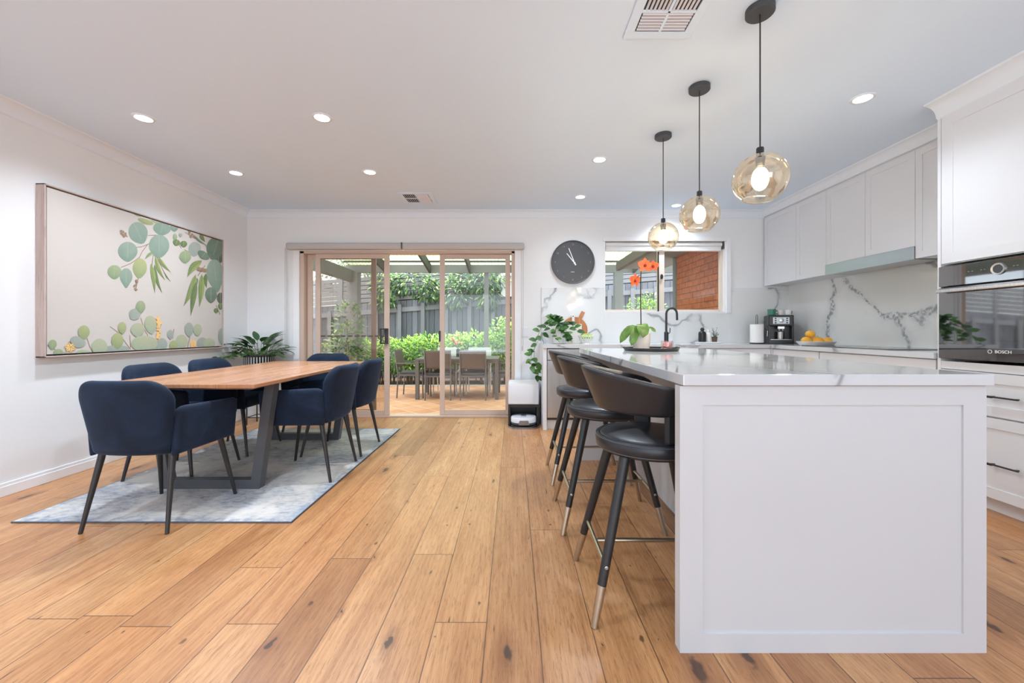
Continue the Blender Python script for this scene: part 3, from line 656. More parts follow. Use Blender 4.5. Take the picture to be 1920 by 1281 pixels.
for a in ((195, 1098, 26, 30, 10, 'g'), (232, 1150, 30, 23, 0, 'g'), (355, 1082, 50, 34, 20, 'p'), (393, 1020, 37, 42, 0, 'y'), (390, 1150, 46, 18, 0, 'h'), (600, 1128, 82, 25, 0, 'p'), (492, 1115, 50, 52, 0, 'h'), (605, 1075, 38, 48, 0, 'y'), (635, 993, 26, 36, 0, 'y'), (715, 908, 36, 35, 40, 'p'),
          (752, 860, 30, 38, 0, 'g'), (733, 1005, 44, 42, 0, 'h'), (815, 972, 38, 55, -8, 'h'), (885, 1100, 36, 42, 0, 'p'), (775, 1095, 84, 52, 0, 'h'), (1010, 1082, 38, 46, 0, 'h'), (960, 1105, 27, 32, 0, 'y'), (940, 1035, 20, 28, 0, 'p'), (1085, 1095, 20, 26, 0, 'o'), (1058, 1002, 28, 42, 0, 'p', 0.2),
          (1112, 1005, 27, 36, 5, 'h'), (1142, 1092, 35, 38, 0, 'p'), (1185, 1094, 38, 35, 0, 'h'), (1262, 1045, 20, 48, 0, 'p')): ell(*a)
berries(635, 380, 30, 40, 9, 'w', 6); berries(725, 690, -12, 70, 10, 'w', 6); berries(1050, 385, 40, 40, 8, 'w', 7); berries(1115, 625, 45, 10, 6, 'w', 10); berries(862, 925, 10, 70, 16, 'o', 8); berries(864, 1010, 2, 55, 10, 'o', 7)
for a in (15, 75, 130, 190, 250, 310): lance(305, 1118, 305 + 42 * math.cos(math.radians(a)), 1118 + 34 * math.sin(math.radians(a)), 22, 'o')
am.build('leaf_print', 'leaf_print', pt)
# ================================================================ kitchen
def shaker(name, w, h, d, par, loc, rz, mat='cabinet', fr=0.06, rec=0.008, front_y=0):
    """framed door: local x = width, z = height, front faces -y"""
    m = MB(); T = 0.02
    m.bb(-w / 2, w / 2, -T + rec, 0, 0, h)
    for (x0, x1, z0, z1) in ((-w / 2, -w / 2 + fr, 0, h), (w / 2 - fr, w / 2, 0, h), (-w / 2 + fr, w / 2 - fr, 0, fr), (-w / 2 + fr, w / 2 - fr, h - fr, h)):
        m.bb(x0, x1, -T, -T + rec + 0.001, z0, z1)
    o = m.build(name, mat, par); o.location = loc; o.rotation_euler = (0, 0, rz); return o
def handle_bar(par, loc, rz, L=0.16):
    m = MB(); m.bb(-L / 2, L / 2, -0.028, -0.02, -0.005, 0.005, 0.003); m.bb(-L / 2 + 0.015, -L / 2 + 0.025, -0.022, 0, -0.004, 0.004); m.bb(L / 2 - 0.025, L / 2 - 0.015, -0.022, 0, -0.004, 0.004)
    m.bb(-L / 2, -L / 2 + 0.03, -0.03, -0.02, -0.008, 0.004, 0.002)
    o = m.build('handle', 'black_metal', par); o.location = loc; o.rotation_euler = (0, 0, rz); return o

# island ----------------------------------------------------------
IX0, IX1, IY0, IY1, TOP = 0.545, 1.546, 1.306, 3.30, 0.912
isl = empty('kitchen_island', (1.05, 2.3, 0), label='large white kitchen island with shaker end panels, beside the bar stools', cat='kitchen island')
def ip(mb, name, mat, **kw):
    o = mb.build(name, mat, isl, **kw); o.matrix_parent_inverse = Matrix.Translation((-1.05, -2.3, 0)); return o
def endpanel(y0, sgn):
    m = MB(); T = 0.04; x0, x1, z1, f, r = IX0, IX1, TOP - 0.04, 0.075, 0.006
    m.bb(x0, x1, y0 + r if sgn < 0 else y0, y0 + T if sgn < 0 else y0 + T - r, 0, z1)
    ya_, yb_ = (y0, y0 + r + 0.001) if sgn < 0 else (y0 + T - r - 0.001, y0 + T)
    m.bb(x0, x0 + f, ya_, yb_, 0, z1); m.bb(x1 - f, x1, ya_, yb_, 0, z1); m.bb(x0 + f, x1 - f, ya_, yb_, 0, 0.062); m.bb(x0 + f, x1 - f, ya_, yb_, z1 - 0.062, z1)
    return m
ip(endpanel(IY0, -1), 'end_panel', 'cabinet_dimmed'); ip(endpanel(IY1 - 0.04, 1), 'end_panel', 'cabinet_dimmed')
ip(MB().bb(0.93, IX1 - 0.02, IY0 + 0.04, IY1 - 0.04, 0.0, TOP - 0.04), 'cabinet_body', 'cabinet_dimmed')
ip(MB().bb(IX0 + 0.004, IX1 + 0.008, IY0 - 0.016, IY1 + 0.02, TOP - 0.037, TOP, 0.003), 'stone_top', 'polished_marble')

# bench ------------------------------------------------------------
FYB, FXR = 4.27, 2.76       # front planes of the back run and the right run
B0 = 0.32
m = MB()
L = [(B0, FYB - 0.02), (FXR - 0.02, FYB - 0.02), (FXR - 0.02, 2.605), (RW, 2.605), (RW, BW), (B0, BW)]
m.prism([(x, y, 0.874) for x, y in L], (0, 0, 0.038))
tagged(m, 'worktop', 'polished_marble', 'white marble-look worktop running along the window wall and under the hood', 'worktop')
tagged(MB().bb(B0, B0 + 0.04, FYB, BW, 0, 0.874, 0.001), 'bench_end_panel', 'cabinet', 'plain white panel closing the left end of the bench by the robot vacuum', 'panel')
dw = empty('dishwasher', (0.665, FYB, 0), label='stainless steel dishwasher built in under the bench behind the stools', cat='dishwasher')
MB().bb(-0.3, 0.3, 0.03, 0.58, 0.1, 0.87).build('body', 'grey_dark', dw)
MB().bb(-0.298, 0.298, 0.0, 0.03, 0.13, 0.74, 0.004).build('door', 'steel', dw)
MB().bb(-0.298, 0.298, 0.0, 0.03, 0.745, 0.865, 0.004).build('control_panel', 'steel', dw)
MB().bb(-0.3, 0.3, 0.05, 0.07, 0.0, 0.1).build('kickboard', 'cabinet', dw)
def base_unit(x, y, rz, w, drawers, lab, kick=True):
    """local: width along x, front faces -y at y=0"""
    o = empty('base_cabinet', (x, y, 0), rz, lab, 'cabinet', 'white lower kitchen cabinets')
    MB().bb(-w / 2, w / 2, 0.021, 0.58, 0.09, 0.872).build('carcass', 'cabinet', o)
    MB().bb(-w / 2, w / 2, 0.05, 0.07, 0.0, 0.09).build('kickboard', 'cabinet', o)
    z = 0.868
    for h in drawers:
        z -= h; d = shaker('drawer' if len(drawers) > 1 else 'door', w - 0.004, h - 0.005, 0, o, (0, 0.02, z + 0.0025), 0)
        handle_bar(d, (0, -0.0195, h - 0.09), 0)
    return o
base_unit(1.42, FYB, 0, 0.88, (0.775,), 'white shaker cabinet under the sink, between dishwasher and corner')
base_unit(2.31, FYB, 0, 0.88, (0.775,), 'white shaker cabinet in the bench corner, behind the island')
base_unit(FXR, 3.93, -PI / 2, 0.64, (0.2, 0.575), 'white shaker drawer unit under the fruit plate, nearest the bench corner')
base_unit(FXR, 3.107, -PI / 2, 0.992, (0.2, 0.28, 0.295), 'white shaker drawer unit under the cooktop')

tagged(MB().bb(FXR - 0.009, FXR + 0.04, FYB - 0.018, FYB + 0.04, 0.0, 0.872), 'corner_filler', 'cabinet', 'white corner post where the two runs of lower cabinets meet', 'filler')
# splashbacks ------------------------------------------------------
m = MB(); yb0, yb1 = BW - 0.014, BW - 0.001
m.bb(0.345, WX0 - 0.0, yb0, yb1, 0.912, 1.585, 0.001); m.bb(WX0, WX1 + 0.0, yb0, yb1, 0.912, WZ0 - 0.012, 0.001); m.bb(WX1 + 0.056, RW - 0.001, yb0, yb1, 0.912, 1.585, 0.001); m.bb(WX1, WX1 + 0.056, yb0, yb1, 0.912, WZ0 - 0.012, 0.001)
tagged(m, 'splashback', 'marble', 'white marble-look splashback below and beside the kitchen window', 'splashback')
tagged(MB().bb(RW - 0.014, RW - 0.001, 2.605, BW - 0.014, 0.912, 1.70, 0.001), 'splashback', 'bold_marble', 'white veined splashback on the right wall under the range hood', 'splashback')

# wall cabinets ----------------------------------------------------
FW = 3.06
def wall_unit(y0, y1, z0, doors, lab):
    w = y1 - y0; o = empty('wall_cabinet', (FW, (y0 + y1) / 2, z0), -PI / 2, lab, 'cabinet', 'white upper kitchen cabinets'); h = 2.43 - z0
    MB().bb(-w / 2, w / 2, 0.021, RW - FW - 0.002, 0.004, h).build('carcass', 'cabinet', o)
    dwid = w / doors
    for i in range(doors): shaker('door', dwid - 0.004, h - 0.004, 0, o, (-w / 2 + dwid * (i + 0.5), 0.02, 0.002), 0, 'cabinet', 0.05, 0.006)
    return o
wall_unit(4.324, BW - 0.016, 1.604, 1, 'white shaker wall cabinet touching the window wall, above the coffee machine')
wall_unit(3.91, 4.324, 1.604, 1, 'white shaker wall cabinet second from the window wall, left of the hood')
wall_unit(3.044, 3.91, 1.70, 2, 'short double door white wall cabinet directly above the range hood')
wall_unit(2.61, 3.044, 1.604, 1, 'narrow white wall cabinet between the range hood and the oven tower')
tagged(MB().bb(FW + 0.01, RW - 0.002, 2.61, BW - 0.016, 2.431, H - 0.001), 'cabinet_bulkhead', 'cabinet', 'white bulkhead strip filling the gap above the wall cabinets', 'bulkhead')
hd = empty('range_hood', (FW, 3.477, 1.60), -PI / 2, 'slim stainless steel slide-out range hood under the wall cabinets', 'range hood')
MB().bb(-0.43, 0.43, 0.015, 0.29, 0.012, 0.099).build('body', 'gunmetal', hd)
MB().bb(-0.432, 0.432, -0.012, 0.014, 0.0, 0.099, 0.002).build('front_panel', 'hood_steel', hd)
MB().bb(-0.40, 0.40, 0.03, 0.26, 0.006, 0.012).build('filter', 'steel', hd)
ck = empty('cooktop', (3.06, 3.45, TOP), -PI / 2, 'black glass induction cooktop set in the worktop under the range hood', 'cooktop')
MB().bb(-0.45, 0.45, -0.25, 0.25, 0.0002, 0.007, 0.002).build('glass_plate', 'black_gloss', ck)
for (x, y, r) in ((-0.27, 0.1, 0.1), (0.27, 0.1, 0.1), (0, -0.05, 0.12), (-0.28, -0.14, 0.075), (0.28, -0.14, 0.075)):
    MB().lathe([(r - 0.003, 0.0071), (r - 0.003, 0.0074), (r, 0.0074), (r, 0.0071)], (x, y, 0), 32, None, False).build('cooking_zone', 'grey_dark', ck)

# oven tower -------------------------------------------------------
TX, TY0, TY1 = 2.76, 1.99, 2.60
tw = empty('oven_tower', (TX, (TY0 + TY1) / 2, 0), -PI / 2, 'tall white cabinet on the right holding the built-in oven', 'cabinet'); hw = (TY1 - TY0) / 2
m = MB(); D = RW - TX - 0.003
m.bb(-hw, -hw + 0.02, -0.001, D, 0.0, 2.43); m.bb(hw - 0.02, hw, -0.001, D, 0.0, 2.43); m.bb(-hw + 0.02, hw - 0.02, 0.5, D, 0.09, 2.43); m.bb(-hw + 0.02, hw - 0.02, 0.021, 0.5, 1.48, 2.43); m.bb(-hw + 0.02, hw - 0.02, 0.021, 0.5, 0.09, 0.86)
m.build('carcass', 'cabinet', tw)
shaker('door', 2 * hw - 0.046, 2.425 - 1.485, 0, tw, (0, 0.02, 1.485), 0, 'cabinet', 0.065, 0.006)
MB().bb(-hw + 0.021, hw - 0.021, 0.0, 0.02, 0.815, 0.862).build('filler_strip', 'cabinet', tw)
for (z0, z1, hz) in ((0.562, 0.81, 0.115), (0.09, 0.552, 0.2)):
    d = shaker('drawer', 2 * hw - 0.046, z1 - z0, 0, tw, (0, 0.02, z0), 0, 'cabinet', 0.06, 0.006); handle_bar(d, (-hw + 0.36, -0.0195, hz), 0, 0.15)
MB().bb(-hw + 0.021, hw - 0.021, 0.06, 0.08, 0.0, 0.09).build('kickboard', 'cabinet', tw)
tagged(MB().bb(TX + 0.012, RW - 0.002, 0.6, TY1, 2.431, H - 0.001), 'tower_bulkhead', 'cabinet', 'white bulkhead strip above the tall oven cabinet', 'bulkhead')
pn = empty('pantry_cabinet', (TX, 1.3, 0), -PI / 2, 'tall white pantry cabinet next to the oven tower, mostly out of frame', 'cabinet')
MB().bb(-0.68, 0.68, 0.021, D, 0.0, 2.43).build('carcass', 'cabinet', pn)
for x in (-0.34, 0.34): shaker('door', 0.672, 2.33, 0, pn, (x, 0.02, 0.09), 0, 'cabinet', 0.065, 0.006)
ov = empty('built_in_oven', (TX, (TY0 + TY1) / 2, 0.88), -PI / 2, 'black glass built-in oven with steel handle in the tall white cabinet', 'oven'); ow = hw - 0.022
MB().bb(-ow + 0.005, ow - 0.005, 0.01, 0.48, 0.005, 0.575).build('body', 'grey_dark', ov)
MB().bb(-ow, ow, -0.018, 0.012, 0.455, 0.583, 0.003).build('control_panel', 'black_gloss', ov)
dr = MB().bb(-ow, ow, -0.018, 0.012, 0.0, 0.448, 0.003).build('oven_door', 'black_gloss', ov)
m = MB(); m.bb(-ow + 0.018, ow - 0.018, -0.058, -0.044, 0.413, 0.438, 0.005); m.bb(-ow + 0.03, -ow + 0.05, -0.046, -0.018, 0.418, 0.433); m.bb(ow - 0.05, ow - 0.03, -0.046, -0.018, 0.418, 0.433)
m.build('handle', 'steel', dr)
kx = -ow + 0.32
MB().lathe([(0.024, 0.0), (0.024, 0.006), (0.033, 0.008), (0.034, 0.0)], (kx, -0.018, 0.525), 32, R, False).build('dial_ring', 'steel', ov, 40)
MB().lathe([(0.023, 0.0), (0.023, 0.004)], (kx, -0.018, 0.525), 32, R).build('dial_display', 'grey_dark', ov)
m = MB()
for dx in (-0.15, -0.13, -0.085, -0.068, 0.068, 0.085, 0.13, 0.15): m.bb(kx + dx - 0.004, kx + dx + 0.004, -0.0188, -0.0181, 0.53, 0.533)
m.build('touch_icons', 'numeral', ov)
text_mesh('maker_lettering', 'BOSCH', 0.024, 'white_paint', dr, (kx + 0.02, -0.0186, 0.055), (PI / 2, 0, 0))
MB().lathe([(0.0085, 0.0), (0.0085, 0.0008), (0.011, 0.0008), (0.011, 0.0)], (kx - 0.042, -0.018, 0.055), 24, R, False).build('maker_emblem', 'white_paint', dr)

# pendants ---------------------------------------------------------
def pendant(x, y, zc, r, lab, tilt):
    o = empty('pendant_lamp', (x, y, H), 0, lab, 'pendant lamp', 'amber glass pendants over the island')
    MB().lathe([(0.06, 0), (0.06, -0.024), (0.056, -0.028), (0.004, -0.028)], (0, 0, 0), 32).build('ceiling_canopy', 'grey_dark', o, 40)
    zt = zc - H + r * 0.93
    MB().tube([(0, 0, -0.028), (0, 0, zt + 0.03)], 0.0032, 8).build('cord', 'black_metal', o, 60)
    MB().lathe([(0.014, zt + 0.035), (0.016, zt + 0.03), (0.016, zt - 0.006), (0.022, zt - 0.01), (0.018, zt - 0.035), (0.016, zt - 0.05)], (0, 0, 0), 20).build('socket', 'black_metal', o, 40)
    prof = []; n = 20
    for i in range(n + 1):
        a = lerp(0.2, PI - 0.62, i / n); prof.append((r * math.sin(a), r * 0.98 * math.cos(a)))
    prof += [(r * 0.55, -r * 0.835), (r * 0.5, -r * 0.80)]
    M = Euler((tilt[0], tilt[1], 0)).to_matrix().to_4x4()
    g = MB().lathe(prof, (0, 0, zc - H), 40, M, False).build('glass_shade', 'amber', o, 0)
    bl = []
    for i in range(13):
        a = PI * i / 12; bl.append((0.034 * math.sin(a) ** 0.9 + 0.0005, 0.052 * math.cos(a)))
    MB().lathe(bl, (0, 0, zc - H + 0.0), 20, None, True).build('bulb', 'bulb', o, 0)
    li = bpy.data.lights.new('bulb_light', 'POINT'); li.energy = 3.0; li.color = (1, 0.8, 0.52); li.shadow_soft_size = 0.03
    lo = bpy.data.objects.new('bulb_light', li); COL.objects.link(lo); lo.location = (x, y, zc - 0.2)
pendant(1.124, 1.82, 1.745, 0.115, 'amber glass globe pendant nearest the camera, over the near end of the island', (0.06, 0.10))
pendant(1.118, 2.40, 1.752, 0.113, 'amber glass globe pendant in the middle of the three over the island', (0.03, 0.02))
pendant(1.12, 2.985, 1.757, 0.110, 'amber glass globe pendant farthest away, in front of the kitchen window', (0.02, 0.0))

# stools -----------------------------------------------------------
def make_stool():
    o = empty('bar_stool', (0, 0, 0), 0)
    MB().lathe([(0.15, 0.575), (0.196, 0.58), (0.212, 0.598), (0.214, 0.622), (0.205, 0.638), (0.197, 0.6375), (0.194, 0.635), (0.19, 0.6385), (0.17, 0.645), (0.1, 0.648), (0.0, 0.649)], (0, 0, 0), 48, None, False).build('seat', 'leather', o, 50)
    ms = MB()
    for zz, rr in ((0.592, 0.2085), (0.632, 0.2105)): ms.tube([(rr * math.cos(2 * PI * i / 48), rr * math.sin(2 * PI * i / 48), zz) for i in range(48)], 0.0022, 6, True, True)
    seat = [c for c in o.children][0]; ms.build('piping', 'leather_seam', seat, 60)
    # wrap-around back: angle measured from -x; leans outwards
    A = math.radians(112)
    def edge(v): 
        k = 0.86 + 0.14 * v if v < 0.85 else 1.0 - 0.09 * ((v - 0.85) / 0.15) ** 2
        return (-k, k)
    def place(x, v, t):
        a = PI + x * A; c = abs(x)
        top = 0.915 - 0.085 * c ** 1.6; bot = 0.742 - 0.008 * c ** 2
        z = lerp(bot, top, v); r = lerp(0.195, 0.262, v) + t - 0.012 * c
        return (r * math.cos(a), r * 0.97 * math.sin(a), z)
    vs = us_edge(12); us = us_edge(40)
    MB().pad(vs, us, edge, 0.016, 0.09, place).build('backrest', 'leather', o, 0)
    m = MB()
    pts = [place(lerp(-0.93, 0.93, i / 40), 0.972, 0.012) for i in range(41)]; m.tube(pts, 0.002, 6)
    bk = [c for c in o.children if c.name.startswith('backrest')][0]; m.build('piping', 'leather_seam', bk, 60)
    for sg in (-1, 1):
        a = PI + sg * math.radians(100)
        MB().box((0.18 * math.cos(a), 0.18 * math.sin(a), 0.70), (0.025, 0.07, 0.13), a, 0.01).build('back_bracket', 'black_metal', o)
    for sx in (-1, 1):
        for sy in (-1, 1):
            p0 = Vector((0.125 * sx, 0.11 * sy, 0.59)); p1 = Vector((0.265 * sx, 0.21 * sy, 0.0)); q = p0.lerp(p1, 0.77)
            lg = MB().tube([p0, q], [0.021, 0.0165], 14).build('leg', 'black_metal', o, 40)
            MB().tube([q, p1], [0.0168, 0.0125], 14).build('metal_tip', 'brass', lg, 40)
            f = p0.lerp(p1, 0.66)
            MB().lathe([(0.006, 0.0), (0.007, 0.002), (0.004, 0.004)], f + Vector((0, 0.017 * sy, 0)), 10, Matrix.Rotation(-sy * PI / 2, 4, 'X')).build('screw_cap', 'steel', lg)
    k = 0.66; X = lerp(0.125, 0.265, k); Y = lerp(0.11, 0.21, k); Z = lerp(0.59, 0.0, k)
    m = MB()
    for sx in (-1, 1): m.tube([(X * sx, -Y, Z), (X * sx, Y, Z)], 0.0085, 10)
    m.tube([(-X, 0, Z), (X, 0, Z)], 0.0085, 10); m.build('footrest', 'brass', o, 40)
    return o
st = make_stool()
for i, (x, y, lab) in enumerate(((0.553, 1.63, 'black leather bar stool nearest the camera, partly hidden by the island end panel'), (0.522, 2.275, 'black leather bar stool in the middle of the row at the island'), (0.533, 2.945, 'black leather bar stool farthest from the camera, in front of the dishwasher'))):
    o = st if i == 0 else copy_tree(st); o.location = (x, y, 0); tag(o, lab, 'bar stool', 'bar stools along the island')

# things on the island ---------------------------------------------
tr = empty('serving_tray', (1.01, 2.93, TOP), 0, 'round black tray on the far end of the island under the orchid', 'tray')
MB().lathe([(0.175, 0.0002), (0.19, 0.003), (0.193, 0.02), (0.187, 0.022), (0.183, 0.008), (0.0, 0.006)], (0, 0, 0), 56, None, True).build('dish', 'plastic_black', tr, 30)
m = MB()
for sx in (-1, 1): m.tube([(sx * 0.185, -0.04, 0.016), (sx * 0.196, -0.03, 0.022), (sx * 0.198, 0.0, 0.024), (sx * 0.196, 0.03, 0.022), (sx * 0.185, 0.04, 0.016)], 0.005, 8)
m.build('handle', 'black_metal', tr, 60)
tz = TOP + 0.0086
oc = empty('potted_orchid', (0.945, 2.95, tz), 0, 'orange-red orchid with broad green leaves in a blush pot on the black tray', 'orchid')
MB().lathe([(0.052, 0.0), (0.057, 0.004), (0.064, 0.06), (0.068, 0.118), (0.064, 0.12), (0.06, 0.105), (0.0, 0.103)], (0, 0, 0), 40).build('pot', 'blush', oc, 40)
MB().lathe([(0.0605, 0.104), (0.05, 0.112), (0.0, 0.113)], (0, 0, 0), 24).build('soil', 'soil', oc)
def bigleaf(m, pts, w, n=10):
    """broad strap leaf following a curve; w per point factor"""
    P = [Vector(p) for p in pts]; L_, R_, C_ = [], [], []
    for i in range(n + 1):
        f = i / n * (len(P) - 1); k = min(int(f), len(P) - 2); p = P[k].lerp(P[k + 1], f - k); d = (P[k + 1] - P[k]).normalized()
        s = d.cross(Vector((0, -0.8, 0.6))); s.normalize(); u = s.cross(d); q = i / n; h = w * (0.35 + 0.65 * min(1, q / 0.6)) * (1 if q < 0.72 else math.sqrt(max(0.0, 1 - ((q - 0.72) / 0.28) ** 2)) + 0.02)
        C_.append(m.b.verts.new(p)); L_.append(m.b.verts.new(p + s * h + u * h * 0.25)); R_.append(m.b.verts.new(p - s * h + u * h * 0.25))
    for i in range(n):
        m.b.faces.new((L_[i], C_[i], C_[i + 1], L_[i + 1])); m.b.faces.new((C_[i], R_[i], R_[i + 1], C_[i + 1]))
def spl(a, b, c, d, n=8):
    a, b, c, d = map(Vector, (a, b, c, d)); return [a * (1 - t) ** 3 + b * 3 * t * (1 - t) ** 2 + c * 3 * t * t * (1 - t) + d * t ** 3 for t in [i / n for i in range(n + 1)]]
for (a, b, c_, d, w) in (((0, 0, 0.11), (-0.04, -0.01, 0.19), (-0.10, -0.02, 0.17), (-0.165, -0.03, 0.045), 0.030), ((0, -0.01, 0.11), (-0.02, -0.04, 0.19), (-0.07, -0.07, 0.14), (-0.095, -0.075, 0.025), 0.031),
                        ((0.0, -0.01, 0.11), (-0.04, -0.03, 0.22), (0.0, -0.08, 0.19), (-0.02, -0.10, 0.085), 0.042), ((0.0, 0.0, 0.11), (0.03, -0.03, 0.17), (0.06, -0.05, 0.16), (0.085, -0.06, 0.125), 0.016)):
    mm = MB(); bigleaf(mm, spl(a, b, c_, d), w); mm.build('leaf', 'orchid_leaf', oc, 0)
stem = spl((0, 0, 0.11), (-0.005, 0, 0.35), (-0.006, 0, 0.5), (-0.003, -0.01, 0.58), 12) + spl((-0.003, -0.01, 0.58), (0.0, -0.015, 0.62), (0.02, -0.02, 0.64), (0.06, -0.02, 0.64), 6)[1:]
MB().tube(stem, 0.004, 8).build('flower_stem', 'stem_dark', oc, 60)
def orchid_flower(par, loc, sz, rz, tilt):
    m = MB(); 
    for k, a in enumerate((90, 162, 234, 306, 18)):
        a = math.radians(a); d = Vector((math.cos(a), 0.12, math.sin(a)))
        m.leaf(Vector(d) * 0.002, d, (0, -1, 0), sz, sz * (1.05 if k in (1, 4) else 0.62), None, -0.1, 0.12, 6)
    f = m.build('flower', 'orchid_red', par, 0); f.location = loc; f.rotation_euler = (tilt, 0, rz)
    MB().sphere((0, -0.008, -0.003), 0.009, (1, 1, 1.3), 10, 8).build('flower_heart', 'orchid_core', f, 0)
orchid_flower(oc, (0.018, -0.025, 0.615), 0.054, 0.1, 0.1); orchid_flower(oc, (0.082, -0.02, 0.61), 0.042, -0.4, 0.2); orchid_flower(oc, (-0.052, -0.02, 0.505), 0.05, 0.35, 0.1)
MB().tube([(-0.003, -0.01, 0.54), (-0.02, -0.015, 0.545), (-0.045, -0.015, 0.512)], 0.0025, 6).build('flower_stem', 'stem_dark', oc, 60)
cj = empty('candle_jar', (1.115, 2.90, tz), 0, 'small glass bowl filled with coral pieces on the black tray', 'candle jar')
MB().lathe([(0.03, 0.0), (0.042, 0.008), (0.044, 0.04), (0.04, 0.062), (0.0385, 0.062), (0.042, 0.04), (0.0405, 0.01), (0.0, 0.006)], (0, 0, 0), 32).build('glass_bowl', 'clear_glass', cj, 40)
m = MB(); rn = random.Random(5)
for i in range(46):
    a, r_, z = rn.uniform(0, 2 * PI), 0.033 * math.sqrt(rn.random()), rn.uniform(0.012, 0.05)
    m.box((r_ * math.cos(a), r_ * math.sin(a), z), (0.013, 0.009, 0.008), 0, 0.002, Euler((rn.uniform(0, 3), rn.uniform(0, 3), 0)).to_matrix(), 1)
tag(m.build('coral_filling', 'coral', cj), kind='stuff')
# ================================================================ dining corner
tagged(MB().bb(-2.752, -1.213, 2.19, 4.30, 0.0, 0.009, 0.002), 'area_rug', 'rug', 'faded grey and blue distressed area rug under the dining table', 'rug')
RZ = 0.009
tb = empty('dining_table', (-2.005, 3.275, RZ), 0, 'long timber dining table on dark metal trapezoid legs', 'table')
m = MB(); x, y, z0, z1 = 0.485, 0.925, 0.695, 0.731
a = m.ring([(-x + 0.045, -y + 0.045, z0), (x - 0.045, -y + 0.045, z0), (x - 0.045, y - 0.045, z0), (-x + 0.045, y - 0.045, z0)]); b_ = m.ring([(-x, -y, z1 - 0.022), (x, -y, z1 - 0.022), (x, y, z1 - 0.022), (-x, y, z1 - 0.022)]); c_ = m.ring([(-x, -y, z1 - 0.003), (x, -y, z1 - 0.003), (x, y, z1 - 0.003), (-x, y, z1 - 0.003)])
d_ = m.ring([(-x + 0.003, -y + 0.003, z1), (x - 0.003, -y + 0.003, z1), (x - 0.003, y - 0.003, z1), (-x + 0.003, y - 0.003, z1)])
m.bridge(a, b_); m.bridge(b_, c_); m.bridge(c_, d_); m.cap(a, True); m.cap(d_); m.build('table_top', 'table_wood', tb)
for yy in (-0.60, 0.60):
    m = MB(); dep = 0.06; xb, xt, wb, z2 = 0.325, 0.425, 0.062, 0.695
    for s in (-1, 1):
        m.prism([(s * xb, yy - dep / 2, 0), (s * (xb - wb), yy - dep / 2, 0), (s * (xt - wb), yy - dep / 2, z2), (s * xt, yy - dep / 2, z2)], (0, dep, 0))
    m.bb(-xb + wb * 0.7, xb - wb * 0.7, yy - dep / 2 + 0.0005, yy + dep / 2 - 0.0005, 0.0003, 0.06); m.bb(-xt, xt, yy - dep / 2 + 0.001, yy + dep / 2 - 0.001, z2 - 0.012, z2 - 0.0005)
    m.build('leg', 'gunmetal', tb)

def make_chair():
    """faces +y"""
    o = empty('dining_chair', (0, 0, 0))
    # seat base and cushion
    us = us_edge(16)
    m = MB(); vs = [lerp(-0.215, 0.235, k) for k in us_edge(16)]
    m.pad(vs, us, lambda v: (-0.228, 0.228), 0.045, 0.05, lambda x, v, t: (x * lerp(0.90, 1.0, (v + 0.215) / 0.45), v, 0.437 + t + (0.012 if t > 0 else 0) * (1 - (x / 0.23) ** 2)))
    m.build('seat', 'velvet', o, 0)
    # backrest: rounded top corners, leans and wraps slightly
    zb, zt, rc = 0.398, 0.80, 0.115
    def hw_(z):
        w = lerp(0.205, 0.24, min(1, (z - zb) / 0.3))
        if z > zt - rc: k = (z - (zt - rc)) / rc; w = w - rc + rc * math.sqrt(max(0, 1 - k * k))
        if z < zb + 0.03: k = (zb + 0.03 - z) / 0.03; w -= 0.03 * (1 - math.sqrt(max(0, 1 - k * k)))
        return (-w, w)
    zs = [lerp(zb, zt, k) for k in us_edge(26)]
    def bp(x, z, t):
        f = (z - zb) / (zt - zb); y = -0.222 - 0.075 * f + 0.055 * (abs(x) / 0.24) ** 2.2
        return (x, y + t, z)
    m = MB(); m.pad(zs, us_edge(22), hw_, 0.036, 0.045, bp); bk = m.build('backrest', 'velvet', o, 0)
    # arms
    for s in (-1, 1):
        z0 = 0.392
        def ed(v):   # v along y
            top = lerp(0.655, 0.635, (v + 0.205) / 0.43); r = 0.05
            if v < -0.205 + r: k = (-0.205 + r - v) / r; top -= r * (1 - math.sqrt(max(0, 1 - k * k))) * 0.75
            if v > 0.225 - 0.03: k = (v - 0.195) / 0.03; top -= 0.03 * (1 - math.sqrt(max(0, 1 - k * k)))
            return (z0, top)
        vs = [lerp(-0.205, 0.225, k) for k in us_edge(22)]
        def ap(zz, v, t): f = (v + 0.205) / 0.43; g = (zz - 0.39) / 0.26; return (s * (lerp(0.216, 0.232, f) + 0.022 * g + t), v, zz)
        m = MB(); m.pad(vs, us_edge(16), ed, 0.026, 0.035, ap); m.build('armrest', 'velvet', o, 0)
    for sx in (-1, 1):
        for (yt, yb, xb) in ((-0.17, -0.25, 0.225), (0.17, 0.245, 0.238)):
            MB().tube([(0.188 * sx, yt, 0.41), (xb * sx, yb, 0.0)], [0.017, 0.0095], 14).build('leg', 'black_metal', o, 40)
    return o
ch = make_chair()
CH = [(-2.02, 2.325, 0, 0, 'navy velvet armchair at the near head of the table, its back towards the camera'), (-1.51, 2.985, PI / 2, RZ, 'navy velvet armchair on the aisle side of the table, nearer the camera'),
      (-1.515, 3.555, PI / 2, RZ, 'navy velvet armchair on the aisle side of the table, nearer the sliding door'), (-2.465, 3.005, -PI / 2, RZ, 'navy velvet armchair on the painting side of the table, nearer the camera'),
      (-2.46, 3.572, -PI / 2, RZ, 'navy velvet armchair on the painting side of the table, farther from the camera'), (-2.03, 4.16, PI, RZ, 'navy velvet armchair at the far head of the table, facing the camera')]
